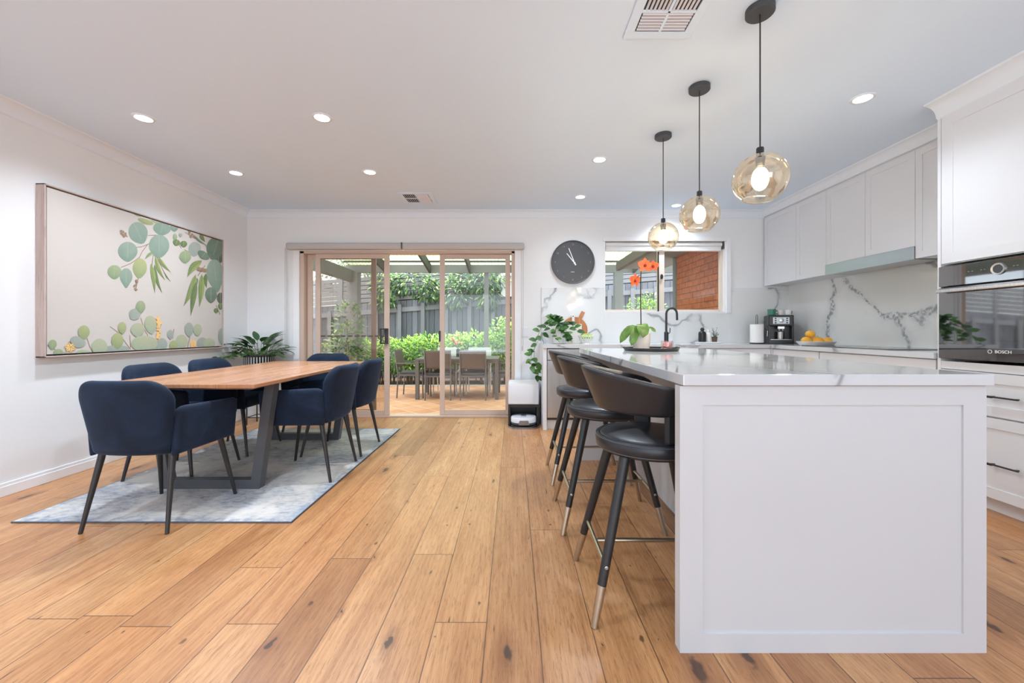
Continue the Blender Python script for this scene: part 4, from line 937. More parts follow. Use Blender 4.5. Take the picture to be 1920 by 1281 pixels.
for i, (x, y, rz, z, lab) in enumerate(CH):
    o = ch if i == 0 else copy_tree(ch); o.location = (x, y, z); o.rotation_euler = (0, 0, rz); tag(o, lab, 'chair', 'navy velvet chairs around the dining table')
# planter ----------------------------------------------------------
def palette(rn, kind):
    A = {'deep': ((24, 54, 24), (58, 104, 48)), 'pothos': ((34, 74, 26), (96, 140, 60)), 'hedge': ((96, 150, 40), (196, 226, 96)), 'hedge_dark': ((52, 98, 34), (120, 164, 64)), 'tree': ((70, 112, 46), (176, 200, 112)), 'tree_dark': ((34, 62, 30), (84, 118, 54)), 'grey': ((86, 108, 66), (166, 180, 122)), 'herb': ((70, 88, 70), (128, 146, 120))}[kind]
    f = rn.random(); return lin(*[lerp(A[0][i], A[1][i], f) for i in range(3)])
pl = empty('potted_plant', (-2.90, 4.58, 0), 0, 'leafy green plant in a black ribbed planter on thin legs behind the table', 'plant')
m = MB(); 
ns = 72; ro = []
for z in (0.60, 0.785):
    ro.append(m.ring([((0.158 + (0.004 if i % 2 else -0.004)) * math.cos(2 * PI * i / ns), (0.158 + (0.004 if i % 2 else -0.004)) * math.sin(2 * PI * i / ns), z) for i in range(ns)]))
ri = m.ring([(0.145 * math.cos(2 * PI * i / ns), 0.145 * math.sin(2 * PI * i / ns), 0.785) for i in range(ns)]); r2 = m.ring([(0.14 * math.cos(2 * PI * i / ns), 0.14 * math.sin(2 * PI * i / ns), 0.74) for i in range(ns)])
m.bridge(ro[0], ro[1]); m.bridge(ro[1], ri); m.bridge(ri, r2); m.cap(ro[0], True); m.build('planter', 'plastic_black', pl)
m = MB()
for i in range(36):
    a = 2 * PI * (i + 0.25) / 36; m.box((0.1625 * math.cos(a), 0.1625 * math.sin(a), 0.69), (0.003, 0.009, 0.15), a)
m.build('planter_ribs', 'blind', pl)
MB().lathe([(0.14, 0.755), (0.0, 0.765)], (0, 0, 0), 32).build('soil', 'soil', pl)
m = MB(); k = 0.125
for a in range(4):
    an = PI / 4 + a * PI / 2; m.tube([(k * math.cos(an), k * math.sin(an), 0.605), (k * 1.02 * math.cos(an), k * 1.02 * math.sin(an), 0.0)], 0.007, 8)
    m.tube([(k * 1.01 * math.cos(an), k * 1.01 * math.sin(an), 0.085), (k * 1.01 * math.cos(an + PI / 2), k * 1.01 * math.sin(an + PI / 2), 0.085)], 0.005, 6)
m.build('stand', 'black_metal', pl, 60)
rn = random.Random(11); m = MB(); sm = MB()
for i in range(62):
    a = rn.uniform(0, 2 * PI); r0 = rn.uniform(0, 0.1); el = rn.uniform(0.3, 1.45); L0 = rn.uniform(0.08, 0.24)
    base = Vector((r0 * math.cos(a), r0 * math.sin(a), 0.76)); d = Vector((math.cos(a) * math.cos(el), math.sin(a) * math.cos(el), math.sin(el)))
    tip = base + d * L0; sm.tube([base, tip], 0.0025, 5)
    dd = (d + Vector((math.cos(a) * 0.5, math.sin(a) * 0.5, -0.1))).normalized()
    m.leaf(tip - d * 0.02, dd, (0, 0, 1), rn.uniform(0.13, 0.2), rn.uniform(0.06, 0.085), palette(rn, 'deep'), rn.uniform(0.15, 0.6), 0.2, 6)
for (pts, n) in ((spl((-0.05, -0.05, 0.77), (-0.2, -0.08, 0.90), (-0.22, -0.1, 0.80), (-0.30, -0.12, 0.76)), 9), (spl((-0.05, -0.03, 0.77), (-0.12, -0.08, 0.95), (-0.2, -0.06, 0.90), (-0.235, -0.06, 0.93)), 4), (spl((0.0, -0.08, 0.77), (-0.1, -0.25, 0.86), (-0.24, -0.22, 0.74), (-0.42, -0.24, 0.74)), 9)):
    sm.tube(pts, 0.003, 5)
    for i in range(n):
        p = pts[min(len(pts) - 1, 2 + int(i * (len(pts) - 2) / n))]; a = rn.uniform(0, 2 * PI)
        m.leaf(p, (math.cos(a), math.sin(a) - 0.5, rn.uniform(-0.4, 0.5)), (0, -0.3, 1), rn.uniform(0.08, 0.11), rn.uniform(0.045, 0.06), palette(rn, 'pothos'), 0.3, 0.15, 4)
for q in (m, sm):
    for v in q.b.verts: v.co.x = max(v.co.x, -0.335); v.co.y = min(v.co.y, 0.29)
sm.build('stems', 'stem_green', pl, 60); m.build('foliage', 'leaf', pl, 0)

# robot vacuum -----------------------------------------------------
dk = empty('vacuum_dock', (0.118, 4.62, 0), 0, 'white and black robot vacuum docking station against the wall beside the bench', 'docking station')
m = MB(); m.bb(-0.172, 0.172, -0.14, 0.2, 0.232, 0.465, 0.015, 3); m.build('water_tank_body', 'plastic_white', dk, 40)
MB().bb(-0.165, 0.165, -0.135, 0.19, 0.455, 0.472, 0.006).build('lid', 'foot_white', dk)
m = MB(); m.bb(-0.172, 0.172, 0.1, 0.2, 0.01, 0.232, 0.01); m.bb(-0.172, -0.145, -0.13, 0.12, 0.01, 0.232, 0.008); m.bb(0.145, 0.172, -0.13, 0.12, 0.01, 0.232, 0.008); m.bb(-0.15, 0.15, -0.13, 0.12, 0.2, 0.232, 0.004)
m.build('bay', 'plastic_black', dk)
m = MB(); m.prism([(-0.172, 0.19, 0.0002), (-0.172, -0.24, 0.0002), (-0.12, -0.32, 0.0002), (0.12, -0.32, 0.0002), (0.172, -0.24, 0.0002), (0.172, 0.19, 0.0002)], (0, 0, 0.018)); m.build('ramp', 'black_gloss', dk)
rv = empty('robot_vacuum', (0.118, 4.49, 0.0185), 0, 'round white robot vacuum parked in its black dock bay', 'robot vacuum')
MB().lathe([(0.13, 0.006), (0.142, 0.014), (0.142, 0.07), (0.136, 0.083), (0.0, 0.086)], (0, 0, 0), 48, None, True).build('body', 'plastic_white', rv, 30)
MB().lathe([(0.1435, 0.016), (0.1435, 0.03)], (0, 0, 0), 48, None, False).build('bumper_band', 'grey_dark', rv)
MB().lathe([(0.03, 0.084), (0.03, 0.094), (0.026, 0.097), (0.0, 0.097)], (0, 0.03, 0), 24).build('sensor_turret', 'grey_dark', rv, 30)
m = MB(); a0 = [(-0.075, -0.128), (-0.06, -0.118), (-0.05, -0.145), (0.05, -0.145), (0.06, -0.118), (0.075, -0.128)]
m.prism([(-0.062, -0.139, 0.02), (0.062, -0.139, 0.02), (0.046, -0.139, 0.062), (-0.046, -0.139, 0.062)], (0, -0.009, 0)); m.build('camera_window', 'black_gloss', rv)
m = MB()
for i in range(3): m.bb(-0.03 + i * 0.022, -0.014 + i * 0.022, -0.05, -0.03, 0.0855, 0.0862)
m.build('buttons', 'grey_dark', rv)
MB().lathe([(0.12, 0.0), (0.12, 0.01)], (0, 0, 0), 32).build('underside', 'rubber', rv)

# things on the bench ----------------------------------------------
BZ = TOP + 0.0004
pp = empty('trailing_plant', (0.545, 4.66, BZ), 0, 'trailing green vine in a white pot hanging over the left end of the bench', 'plant')
MB().lathe([(0.07, 0.0), (0.077, 0.004), (0.083, 0.175), (0.078, 0.178), (0.074, 0.15), (0.0, 0.148)], (0, 0, 0), 36).build('pot', 'ceramic', pp, 40)
MB().lathe([(0.0745, 0.15), (0.0, 0.158)], (0, 0, 0), 24).build('soil', 'soil', pp)
m = MB(); sm = MB(); rn = random.Random(21)
V = [((0, 0, 0.16), (-0.1, -0.06, 0.42), (-0.24, -0.1, 0.22), (-0.30, -0.16, -0.02)), ((-0.30, -0.16, -0.02), (-0.33, -0.16, -0.16), (-0.27, -0.16, -0.28), (-0.26, -0.15, -0.42)), ((0, 0, 0.16), (-0.12, -0.08, 0.34), (-0.22, -0.14, 0.12), (-0.30, -0.18, -0.04)), ((-0.30, -0.18, -0.04), (-0.38, -0.2, -0.15), (-0.33, -0.2, -0.25), (-0.325, -0.2, -0.33)),
     ((0.0, 0, 0.16), (0.05, -0.05, 0.3), (0.15, -0.1, 0.22), (0.2, -0.1, 0.12)), ((0, 0, 0.16), (0.0, -0.12, 0.25), (0.08, -0.16, 0.12), (0.12, -0.17, 0.01)), ((0, 0, 0.16), (-0.06, -0.1, 0.3), (-0.1, -0.16, 0.1), (-0.02, -0.18, 0.015)), ((0, 0, 0.16), (-0.05, 0.0, 0.33), (-0.1, 0.02, 0.33), (-0.12, 0.0, 0.28)), ((0.02, 0, 0.16), (0.02, -0.1, 0.22), (0.05, -0.14, 0.1), (0.05, -0.15, 0.015)), ((0, 0, 0.16), (0.0, -0.02, 0.3), (-0.02, -0.03, 0.32), (-0.03, -0.04, 0.3))]
cnt = [11, 12, 8, 8, 10, 11, 10, 12, 10, 12]
for c_, n in zip(V, cnt):
    pts = spl(*c_, 12); sm.tube(pts, 0.0024, 5)
    for i in range(n):
        p = pts[min(12, 2 + int((i + rn.random()) * 10 / n))]; a = rn.uniform(-PI, 0)
        L_ = rn.uniform(0.06, 0.095)
        pz = max(p.z, 0.03) if p.x > -0.2 else p.z
        m.leaf((p.x, p.y, pz), (math.cos(a), math.sin(a) * 0.7, rn.uniform(-0.7, 0.35) if p.x < -0.2 else rn.uniform(-0.1, 0.4)), (0, -0.8, 0.6), L_, L_ * 0.66, palette(rn, 'pothos'), 0.2, 0.15, 5)
sm.build('vines', 'stem_green', pp, 60); m.build('foliage', 'leaf', pp, 0)
rb = empty('round_serving_board', (0.742, BW - 0.075, BZ), 0, 'round timber serving board with a handle leaning on the splashback', 'board')
rb.rotation_euler = (math.radians(-6), 0, 0)
m = MB(); n = 56; pts = [(0.158 * math.cos(2 * PI * i / n), 0, 0.16 + 0.158 * math.sin(2 * PI * i / n)) for i in range(n)]
m.prism(pts, (0, 0.018, 0)); m.build('board', 'board_wood', rb)
h = MB().box((0.088, 0.009, 0.335), (0.045, 0.017, 0.11), 0, 0.006, Euler((0, math.radians(27), 0)).to_matrix()).build('handle', 'board_wood', rb)
wb = empty('white_paddle_board', (0.72, 4.745, BZ), 0, 'white rectangular paddle board in front of the round timber board', 'board'); wb.rotation_euler = (math.radians(-8), 0, 0)
MB().bb(-0.10, 0.10, 0, 0.012, 0, 0.232, 0.004).build('board', 'cream_board', wb)
hb = MB().bb(-0.016, 0.016, 0.001, 0.012, 0.23, 0.34, 0.004).build('handle', 'cream_board', wb)
MB().lathe([(0.007, 0.0), (0.007, 0.002)], (0, 0.001, 0.325), 14, R).build('hanging_hole', 'stem_dark', hb)
fb = empty('fruit_basket', (0.838, 4.60, BZ), 0, 'white lattice bowl holding green apples on the bench', 'bowl')
m = MB()
m.lathe([(0.052, 0.0), (0.05, 0.012), (0.045, 0.014), (0.0, 0.015)], (0, 0, 0), 32, None, True)
rr = lambda z: lerp(0.05, 0.088, ((z - 0.012) / 0.075) ** 0.7)
for k in range(18):
    for s in (-1, 1):
        pts = []
        for i in range(7):
            z = lerp(0.012, 0.085, i / 6); a = 2 * PI * k / 18 + s * 0.5 * i / 6; pts.append((rr(z) * math.cos(a), rr(z) * math.sin(a), z))
        m.tube(pts, 0.0028, 5)
m.tube([(0.088 * math.cos(2 * PI * i / 36), 0.088 * math.sin(2 * PI * i / 36), 0.088) for i in range(36)], 0.004, 6, True, True)
m.build('bowl', 'ceramic', fb, 60)
def fruit(name, mat, x, y, z, r, lab, cat, group, sc=(1, 1, 0.92), stem=True):
    o = empty(name, (x, y, z), 0, lab, cat, group)
    MB().sphere((0, 0, r * sc[2]), r, sc, 20, 12).build('flesh', mat, o, 0)
    MB().tube([(0, 0, r * sc[2] * 1.85), (0.004, 0, r * sc[2] * 2.2)], 0.002, 6).build('stalk', 'stem_brown', o)
fruit('apple', 'apple', 0.80, 4.575, BZ + 0.05, 0.036, 'green apple on the left side of the lattice bowl', 'apple', 'green apples in the lattice bowl')
fruit('apple', 'apple', 0.872, 4.58, BZ + 0.05, 0.036, 'green apple on the right side of the lattice bowl', 'apple', 'green apples in the lattice bowl')
fruit('apple', 'apple', 0.838, 4.645, BZ + 0.052, 0.036, 'green apple at the back of the lattice bowl', 'apple', 'green apples in the lattice bowl')
# tap
tp = empty('kitchen_tap', (1.785, 4.66, BZ), 0, 'matt black gooseneck kitchen tap at the sink under the window', 'tap')
MB().lathe([(0.027, 0.0), (0.027, 0.006), (0.0245, 0.008), (0.0245, 0.13), (0.02, 0.135), (0.012, 0.137)], (0, 0, 0), 24).build('base', 'black_metal', tp, 40)
pts = [(0, 0, 0.13), (0, 0, 0.30)] + [(0.058 - 0.058 * math.cos(PI * i / 12), -0.02 * i / 12, 0.345 + 0.065 * math.sin(PI * i / 12)) for i in range(13)] + [(0.118, -0.02, 0.27)]
MB().tube(pts, 0.0125, 14).build('spout', 'black_metal', tp, 60)
MB().tube([(0.02, 0, 0.11), (0.042, 0, 0.125), (0.044, 0, 0.18)], 0.005, 8).build('lever', 'black_metal', tp, 60)
# soap tray
sb = tagged(MB().bb(-0.125, 0.12, -0.06, 0.06, 0, 0.018, 0.004), 'soap_tray', 'marble', 'pale stone tray holding the soap bottles and small plant', 'tray'); sb.location = (2.287, 4.69, BZ)
sz = BZ + 0.0184
def bottle(x, y, r, h, mat, cap, lab):
    o = empty('soap_bottle', (x, y, sz), 0, lab, 'bottle')
    MB().lathe([(r * 0.9, 0), (r, 0.006), (r, h * 0.62), (r * 0.85, h * 0.7), (r * 0.42, h * 0.76), (r * 0.4, h * 0.84)], (0, 0, 0), 24).build('bottle', mat, o, 40)
    MB().lathe([(r * 0.5, h * 0.82), (r * 0.5, h * 0.93), (r * 0.32, h * 0.95), (r * 0.3, h)], (0, 0, 0), 16).build('cap', cap, o, 40)
bottle(2.213, 4.68, 0.042, 0.165, 'plastic_black', 'plastic_black', 'black soap bottle with a round cap on the stone tray'); bottle(2.292, 4.70, 0.033, 0.145, 'ceramic', 'ceramic', 'white soap bottle between the black bottle and the small plant')
hp = empty('herb_pot', (2.362, 4.69, sz), 0, 'tiny grey-green plant in a clear pot on the stone tray', 'plant')
MB().lathe([(0.026, 0), (0.032, 0.06), (0.029, 0.06), (0.0, 0.052)], (0, 0, 0), 20).build('pot', 'stem_brown', hp, 40)
m = MB(); sm = MB(); rn = random.Random(4)
for i in range(13):
    a = rn.uniform(0, 2 * PI); el = rn.uniform(0.5, 1.4); L_ = rn.uniform(0.06, 0.13); d = Vector((math.cos(a) * math.cos(el), math.sin(a) * math.cos(el) * 0.6, math.sin(el))); p0 = Vector((0, 0, 0.05)); sm.tube([p0, p0 + d * L_], 0.0014, 5)
    for k in range(9): 
        p = p0 + d * (L_ * (0.2 + 0.1 * k)); b_ = rn.uniform(0, 2 * PI); m.leaf(p, (math.cos(b_), math.sin(b_), 0.5), (0, 0, 1), 0.02, 0.009, palette(rn, 'herb'), 0.1, 0.1, 2)
sm.build('stems', 'stem_green', hp); m.build('foliage', 'leaf', hp)
# paper towel
pt2 = empty('paper_towel_holder', (2.815, 4.62, BZ), 0, 'black wire stand for the roll of paper towel', 'paper towel holder')
MB().lathe([(0.08, 0), (0.082, 0.004), (0.08, 0.01), (0.0, 0.011)], (0.01, 0, 0), 32).build('base', 'black_metal', pt2, 40)
m = MB(); m.tube([(-0.009, 0, 0.01), (-0.009, 0, 0.32), (0, 0, 0.336), (0.009, 0, 0.32), (0.009, 0, 0.01)], 0.003, 8); m.tube([(0.062, -0.055, 0.01), (0.062, -0.055, 0.16), (0.07, -0.05, 0.175), (0.08, -0.045, 0.16), (0.08, -0.045, 0.01)], 0.003, 8); m.build('rod', 'black_metal', pt2, 60)
m = MB(); m.lathe([(0.022, 0.0), (0.068, 0.0), (0.069, 0.01), (0.069, 0.2), (0.068, 0.21), (0.022, 0.21), (0.022, 0.0)], (0, 0, 0), 40, None, False)
o = tagged(m, 'paper_towel_roll', 'paper', 'white paper towel roll on its black stand left of the coffee machine', 'paper towel', smooth=40); o.location = (2.815, 4.62, BZ + 0.0114)
# coffee machine
cm = empty('coffee_machine', (3.08, 4.635, BZ), math.radians(-24), 'black espresso machine with white button panel in the bench corner', 'coffee machine')
w = 0.122; 
m = MB(); m.bb(-w, w, 0.0, 0.2, 0.0, 0.325, 0.008); m.bb(-w, w, -0.13, 0.01, 0.2, 0.325, 0.012); m.bb(-w, w, -0.13, 0.01, 0.0, 0.045, 0.006); m.bb(-w, -w + 0.02, -0.125, 0.01, 0.04, 0.21, 0.003); m.bb(w - 0.02, w, -0.125, 0.01, 0.04, 0.21, 0.003)
m.build('body', 'plastic_black', cm)
pnl = MB().bb(-0.078, 0.078, -0.136, -0.128, 0.225, 0.3, 0.002).build('button_panel', 'plastic_white', cm)
for x in (-0.055, 0.055):
    for z in (0.238, 0.262, 0.286): MB().bb(x - 0.009, x + 0.009, -0.139, -0.135, z - 0.007, z + 0.007, 0.002).build('button', 'plastic_black', pnl)
MB().lathe([(0.024, 0.0), (0.024, 0.01), (0.02, 0.012)], (0, -0.136, 0.264), 24, R).build('dial', 'steel', pnl, 40)
m = MB(); m.bb(-0.035, 0.035, -0.135, -0.1, 0.165, 0.2, 0.006); m.tube([(-0.016, -0.12, 0.17), (-0.016, -0.12, 0.15)], 0.006, 10); m.tube([(0.016, -0.12, 0.17), (0.016, -0.12, 0.15)], 0.006, 10); m.build('coffee_spout', 'steel', cm)
MB().tube([(-0.128, -0.1, 0.15), (-0.13, -0.1, 0.085)], 0.008, 10).build('steam_wand', 'steel', cm, 40)
MB().bb(-0.1, 0.1, -0.125, -0.004, 0.044, 0.05, 0.001).build('drip_grid', 'steel', cm)
Mc = Matrix.Translation((3.08, 4.635, BZ)) @ Matrix.Rotation(math.radians(-24), 4, 'Z')
def cup(name, lx, ly, lz, r, h, mat, hmat, lab, ang=0.0):
    p = Mc @ Vector((lx, ly, lz)); o = empty(name, p, ang, lab, 'cup')
    MB().lathe([(r * 0.75, 0), (r * 0.9, 0.004), (r, h), (r - 0.003, h), (r * 0.85, 0.008), (0, 0.007)], (0, 0, 0), 24).build('bowl', mat, o, 40)
    MB().tube([(r * 0.88, 0, h * 0.25), (r * 1.5, 0, h * 0.3), (r * 1.65, 0, h * 0.6), (r * 1.4, 0, h * 0.85), (r * 0.95, 0, h * 0.85)], 0.004, 8).build('handle', hmat, o, 60)
cup('coffee_cup', -0.07, 0.0, 0.3255, 0.045, 0.072, 'green_cup', 'green_cup', 'green cup on top of the coffee machine'); cup('coffee_cup', 0.02, 0.02, 0.3255, 0.032, 0.06, 'ceramic', 'plastic_black', 'white cup with dark handle beside the green cup', 2.6); cup('coffee_cup', 0.092, 0.0, 0.3255, 0.03, 0.06, 'ceramic', 'plastic_black', 'white cup with dark handle at the right edge of the machine top', 0.2)
cup('glass_mug', 0.0, -0.065, 0.0504, 0.042, 0.085, 'steel', 'clear_glass', 'shiny mug standing under the coffee spout', 0.4)
# fruit plate
fp = empty('fruit_plate', (3.02, 3.985, BZ), math.radians(-8), 'oval white dish holding yellow fruit on the right-hand bench', 'dish')
MB().lathe([(0.14, 0.0), (0.15, 0.003), (0.182, 0.04), (0.178, 0.041), (0.147, 0.008), (0.0, 0.006)], (0, 0, 0), 48, Matrix.Diagonal((1, 0.55, 1, 1))).build('dish', 'ceramic', fp, 40)
for (x, y, z, r, lab) in ((-0.09, 0.0, 0.0065, 0.044, 'yellow fruit at the left end of the oval dish'), (0.005, -0.01, 0.0065, 0.045, 'yellow fruit in the middle of the oval dish'), (0.098, 0.0, 0.0065, 0.042, 'yellow fruit at the right end of the oval dish'), (-0.045, 0.012, 0.074, 0.042, 'yellow fruit resting on top of the others in the dish')):
    fruit('mandarin', 'fruit', 3.02 + x, 3.985 + y - x * 0.14, BZ + z, r, lab, 'fruit', 'yellow fruit in the oval dish', (1.05, 1, 0.9))
SUN_E, REAR_E, BOUNCE_E, SPOT_E = 6.0, 2, 30, 46
# ================================================================ outside
struct(MB().bb(-9, 6.5, 5.02, 9.0, PZ - 0.1, PZ), 'patio_floor', 'tiles')
struct(MB().bb(-9, 6.5, 9.0, 13, PZ - 0.2, PZ - 0.02), 'garden_ground', 'mulch')
tagged(MB().bb(-9, 6.5, 8.95, 9.02, PZ - 0.1, PZ + 0.02, 0.004), 'garden_edging', 'concrete', 'low pale edging between the patio tiles and the hedge bed', 'edging')
# brick wing of the house to the right of the kitchen window
struct(MB().bb(2.64, 2.9, 5.03, 6.45, PZ, 2.6), 'wall_brick', 'brick')
struct(MB().bb(2.06, 2.9, 5.03, 7.7, 2.26, 2.30), 'trim_soffit', 'soffit')
struct(MB().bb(1.98, 2.06, 5.03, 7.7, 2.22, 2.38, 0.01), 'trim_gutter', 'gutter')
tagged(MB().tube([(2.66, 6.53, PZ), (2.66, 6.53, 2.25)], 0.05, 12), 'downpipe', 'soffit', 'grey downpipe at the far end of the brick wall', 'downpipe', smooth=60)
# pergola
pg = empty('pergola', (-0.6, 9.0, PZ), 0, 'grey timber pergola with translucent ribbed roofing over the patio', 'pergola')
def pp_(mb, name, mat, **kw):
    o = mb.build(name, mat, pg, **kw); o.matrix_parent_inverse = Matrix.Translation((0.6, -9.0, -PZ)); return o
BY = 9.0
pp_(MB().bb(-3.75, 4.2, BY - 0.03, BY + 0.03, 2.375, 2.55, 0.004), 'front_beam', 'grey_paint')
pp_(MB().bb(-3.64, -3.57, 5.1, BY, 2.15, 2.42, 0.004), 'side_beam', 'grey_paint')
pp_(MB().bb(-3.70, -3.46, BY - 0.12, BY + 0.1, PZ, 2.37, 0.006), 'post', 'grey_paint'); pp_(MB().bb(-0.655, -0.555, BY + 0.031, BY + 0.13, PZ, 2.5, 0.004), 'post', 'grey_paint'); pp_(MB().bb(2.27, 2.46, BY - 0.08, BY + 0.08, PZ, 2.37, 0.006), 'post', 'grey_paint')
for x in (-2.85, -1.86, -0.97, -0.12, 0.8, 1.75, 2.7):
    m = MB(); m.prism([(x - 0.022, BY - 0.02, 2.36), (x - 0.022, BY - 0.02, 2.56), (x - 0.022, 5.1, 3.25), (x - 0.022, 5.1, 3.05)], (0.045, 0, 0)); pp_(m, 'rafter', 'rafter')
m = MB(); n = 220; rows = []
for y, z in ((BY + 0.15, 2.55), (5.05, 3.28)):
    rows.append(m.ring([(lerp(-3.7, 4.2, i / n), y, z + 0.018 + 0.012 * math.sin(lerp(-3.7, 4.2, i / n) * 82)) for i in range(n + 1)]))
for i in range(n): m.b.faces.new((rows[0][i], rows[0][i + 1], rows[1][i + 1], rows[1][i]))
pp_(m, 'roof_sheet', 'roof_sheet')
m = MB()
for y in (BY - 0.25, 7.6, 6.2): m.bb(-3.7, 4.2, y - 0.02, y + 0.02, 2.55 + (BY - y) * 0.187 - 0.03, 2.55 + (BY - y) * 0.187 + 0.005)
pp_(m, 'purlin', 'rafter')
# fence: palings below, rail, slats on top; rises to the right
FY = 10.7; SL = 0.075
fz = lambda x: 1.56 + SL * (x + 3.2)
fn = empty('back_fence', (-2, FY, PZ), 0, 'tall grey paling fence with slatted top running behind the hedge', 'fence')
def fp_(mb, name, mat, **kw):
    o = mb.build(name, mat, fn, **kw); o.matrix_parent_inverse = Matrix.Translation((2, -FY, -PZ)); return o
X0, X1 = -9.0, 6.5
m = MB(); m.prism([(X0, FY, PZ - 0.05), (X1, FY, PZ - 0.05), (X1, FY, fz(X1) + 0.30), (X0, FY, fz(X0) + 0.30)], (0, 0.02, 0)); fp_(m, 'palings', 'paling')
m = MB(); m.prism([(X0, FY - 0.05, fz(X0)), (X1, FY - 0.05, fz(X1)), (X1, FY - 0.05, fz(X1) + 0.12), (X0, FY - 0.05, fz(X0) + 0.12)], (0, 0.05, 0)); fp_(m, 'rail', 'grey_paint')
m = MB()
for k in range(6):
    a, b_ = 0.33 + k * 0.115, 0.33 + k * 0.115 + 0.097
    m.prism([(X0, FY, fz(X0) + a), (X1, FY, fz(X1) + a), (X1, FY, fz(X1) + b_), (X0, FY, fz(X0) + b_)], (0, 0.018, 0))
fp_(m, 'slats', 'grey_paint')
m = MB(); m.prism([(-4.2, FY + 0.03, fz(-4.2) + 0.3), (X1, FY + 0.03, fz(X1) + 0.3), (X1, FY + 0.03, fz(X1) + 1.0), (-4.2, FY + 0.03, fz(-4.2) + 1.0)], (0, 0.01, 0)); fp_(m, 'slat_gap_shade', 'stem_dark')  # added dark sheet, puts shade into the gaps between the slats
x = -8.6
while x < 6:
    tall = (round(x * 10) % 3 != 0)
    m = MB().bb(x - 0.05, x + 0.05, FY - 0.09, FY - 0.045, PZ, fz(x) + (0.2 if not tall else 0.16)); fp_(m, 'batten', 'grey_paint'); x += 0.62
for x in (-7.4, -5.9, -4.6, -3.3, -1.9, -0.5, 0.9, 2.3, 3.9): fp_(MB().bb(x - 0.045, x + 0.045, FY - 0.03, FY, fz(x) + 0.25, fz(x) + 1.02), 'slat_post', 'grey_paint')
# neighbour beyond the left fence
nb = empty('neighbour_shed', (-8.2, 13.5, PZ), 0, 'cream neighbouring building with a tan roof behind the left fence', 'building')
MB().bb(-2.2, 2.2, -1.2, 2.5, 0, 2.6).build('wall', 'cream_wall', nb)
m = MB(); m.prism([(-2.6, -1.6, 3.55), (2.6, -1.6, 2.6), (2.6, -1.6, 2.7), (-2.6, -1.6, 3.68)], (0, 4.5, 0)); m.build('roof', 'roof_tan', nb)

# hedge and foliage --------------------------------------------------
rn = random.Random(31)
def bush(name, ctrs, n, L, kinds, lab, cat, loc, trunk=0, group=None, flat=1.0, droop=0.2):
    """leafy shrub: ctrs = ellipsoids (x,y,z,rx,ry,rz) around loc; leaves fill the outer shell"""
    o = empty(name, loc, 0, lab, cat, group); m = MB(); tot = sum(c[3] * c[5] for c in ctrs)
    for (cx, cy, cz, rx, ry, rz) in ctrs:
        for i in range(int(n * rx * rz / tot)):
            u, v = rn.uniform(-1, 1), rn.uniform(0, 2 * PI); q = rn.uniform(0.6, 1.0) ; s = math.sqrt(1 - u * u)
            d = Vector((s * math.cos(v), s * math.sin(v), u)); p = Vector((cx + d.x * rx * q, cy + d.y * ry * q, cz + d.z * rz * q))
            if p.z < 0.02: continue
            if d.y > 0.55: continue
            dd = d + Vector((rn.uniform(-1, 1), rn.uniform(-1, 1), rn.uniform(-0.6, 0.9))) * 0.9; dd.z -= droop
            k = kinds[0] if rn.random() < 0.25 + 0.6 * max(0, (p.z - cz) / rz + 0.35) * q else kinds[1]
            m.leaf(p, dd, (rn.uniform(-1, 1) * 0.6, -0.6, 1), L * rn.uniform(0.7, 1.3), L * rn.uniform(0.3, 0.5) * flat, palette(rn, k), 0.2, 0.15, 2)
    m.build('foliage', 'leaf', o)
    if trunk:
        m = MB()
        for i in range(trunk):
            c = ctrs[rn.randrange(len(ctrs))]; x, y = c[0] + rn.uniform(-0.6, 0.6) * c[3], c[1] + rn.uniform(-0.9, 0.2) * c[4]
            m.tube([(x, y, 0), (x + rn.uniform(-0.1, 0.1), y, max(0.25, c[2]))], [0.016, 0.008], 6)
        m.build('stem', 'stem_brown', o, 60)
    return o
G = PZ - 0.02
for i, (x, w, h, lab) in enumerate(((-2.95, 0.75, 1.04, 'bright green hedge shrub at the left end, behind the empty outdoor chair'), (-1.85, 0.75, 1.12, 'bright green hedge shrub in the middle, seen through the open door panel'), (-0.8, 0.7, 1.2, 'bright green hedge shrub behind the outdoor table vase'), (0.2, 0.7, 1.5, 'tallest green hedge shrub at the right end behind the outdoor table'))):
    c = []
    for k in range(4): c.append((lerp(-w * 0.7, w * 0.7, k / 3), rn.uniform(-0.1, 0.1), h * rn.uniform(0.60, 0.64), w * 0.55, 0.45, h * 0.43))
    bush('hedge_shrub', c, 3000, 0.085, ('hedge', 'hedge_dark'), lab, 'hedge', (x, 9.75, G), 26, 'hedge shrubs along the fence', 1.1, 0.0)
bush('climbing_shrub', [(0, 0, 1.35, 0.32, 0.2, 0.55), (-0.12, 0, 0.62, 0.55, 0.3, 0.55), (-0.05, 0, 1.0, 0.3, 0.2, 0.4)], 1300, 0.10, ('grey', 'hedge_dark'), 'pale green climbing shrub in front of the left pergola post', 'shrub', (-3.50, 8.55, G + 0.02), 4)
bush('garden_shrub', [(0, 0, 0.9, 0.5, 0.35, 0.75), (0.1, 0, 1.6, 0.45, 0.3, 0.45), (0.35, 0.0, 1.3, 0.4, 0.3, 0.9)], 2200, 0.10, ('tree', 'hedge'), 'leafy shrub with drooping stems seen through the left kitchen window pane', 'shrub', (2.95, 9.6, G), 4)
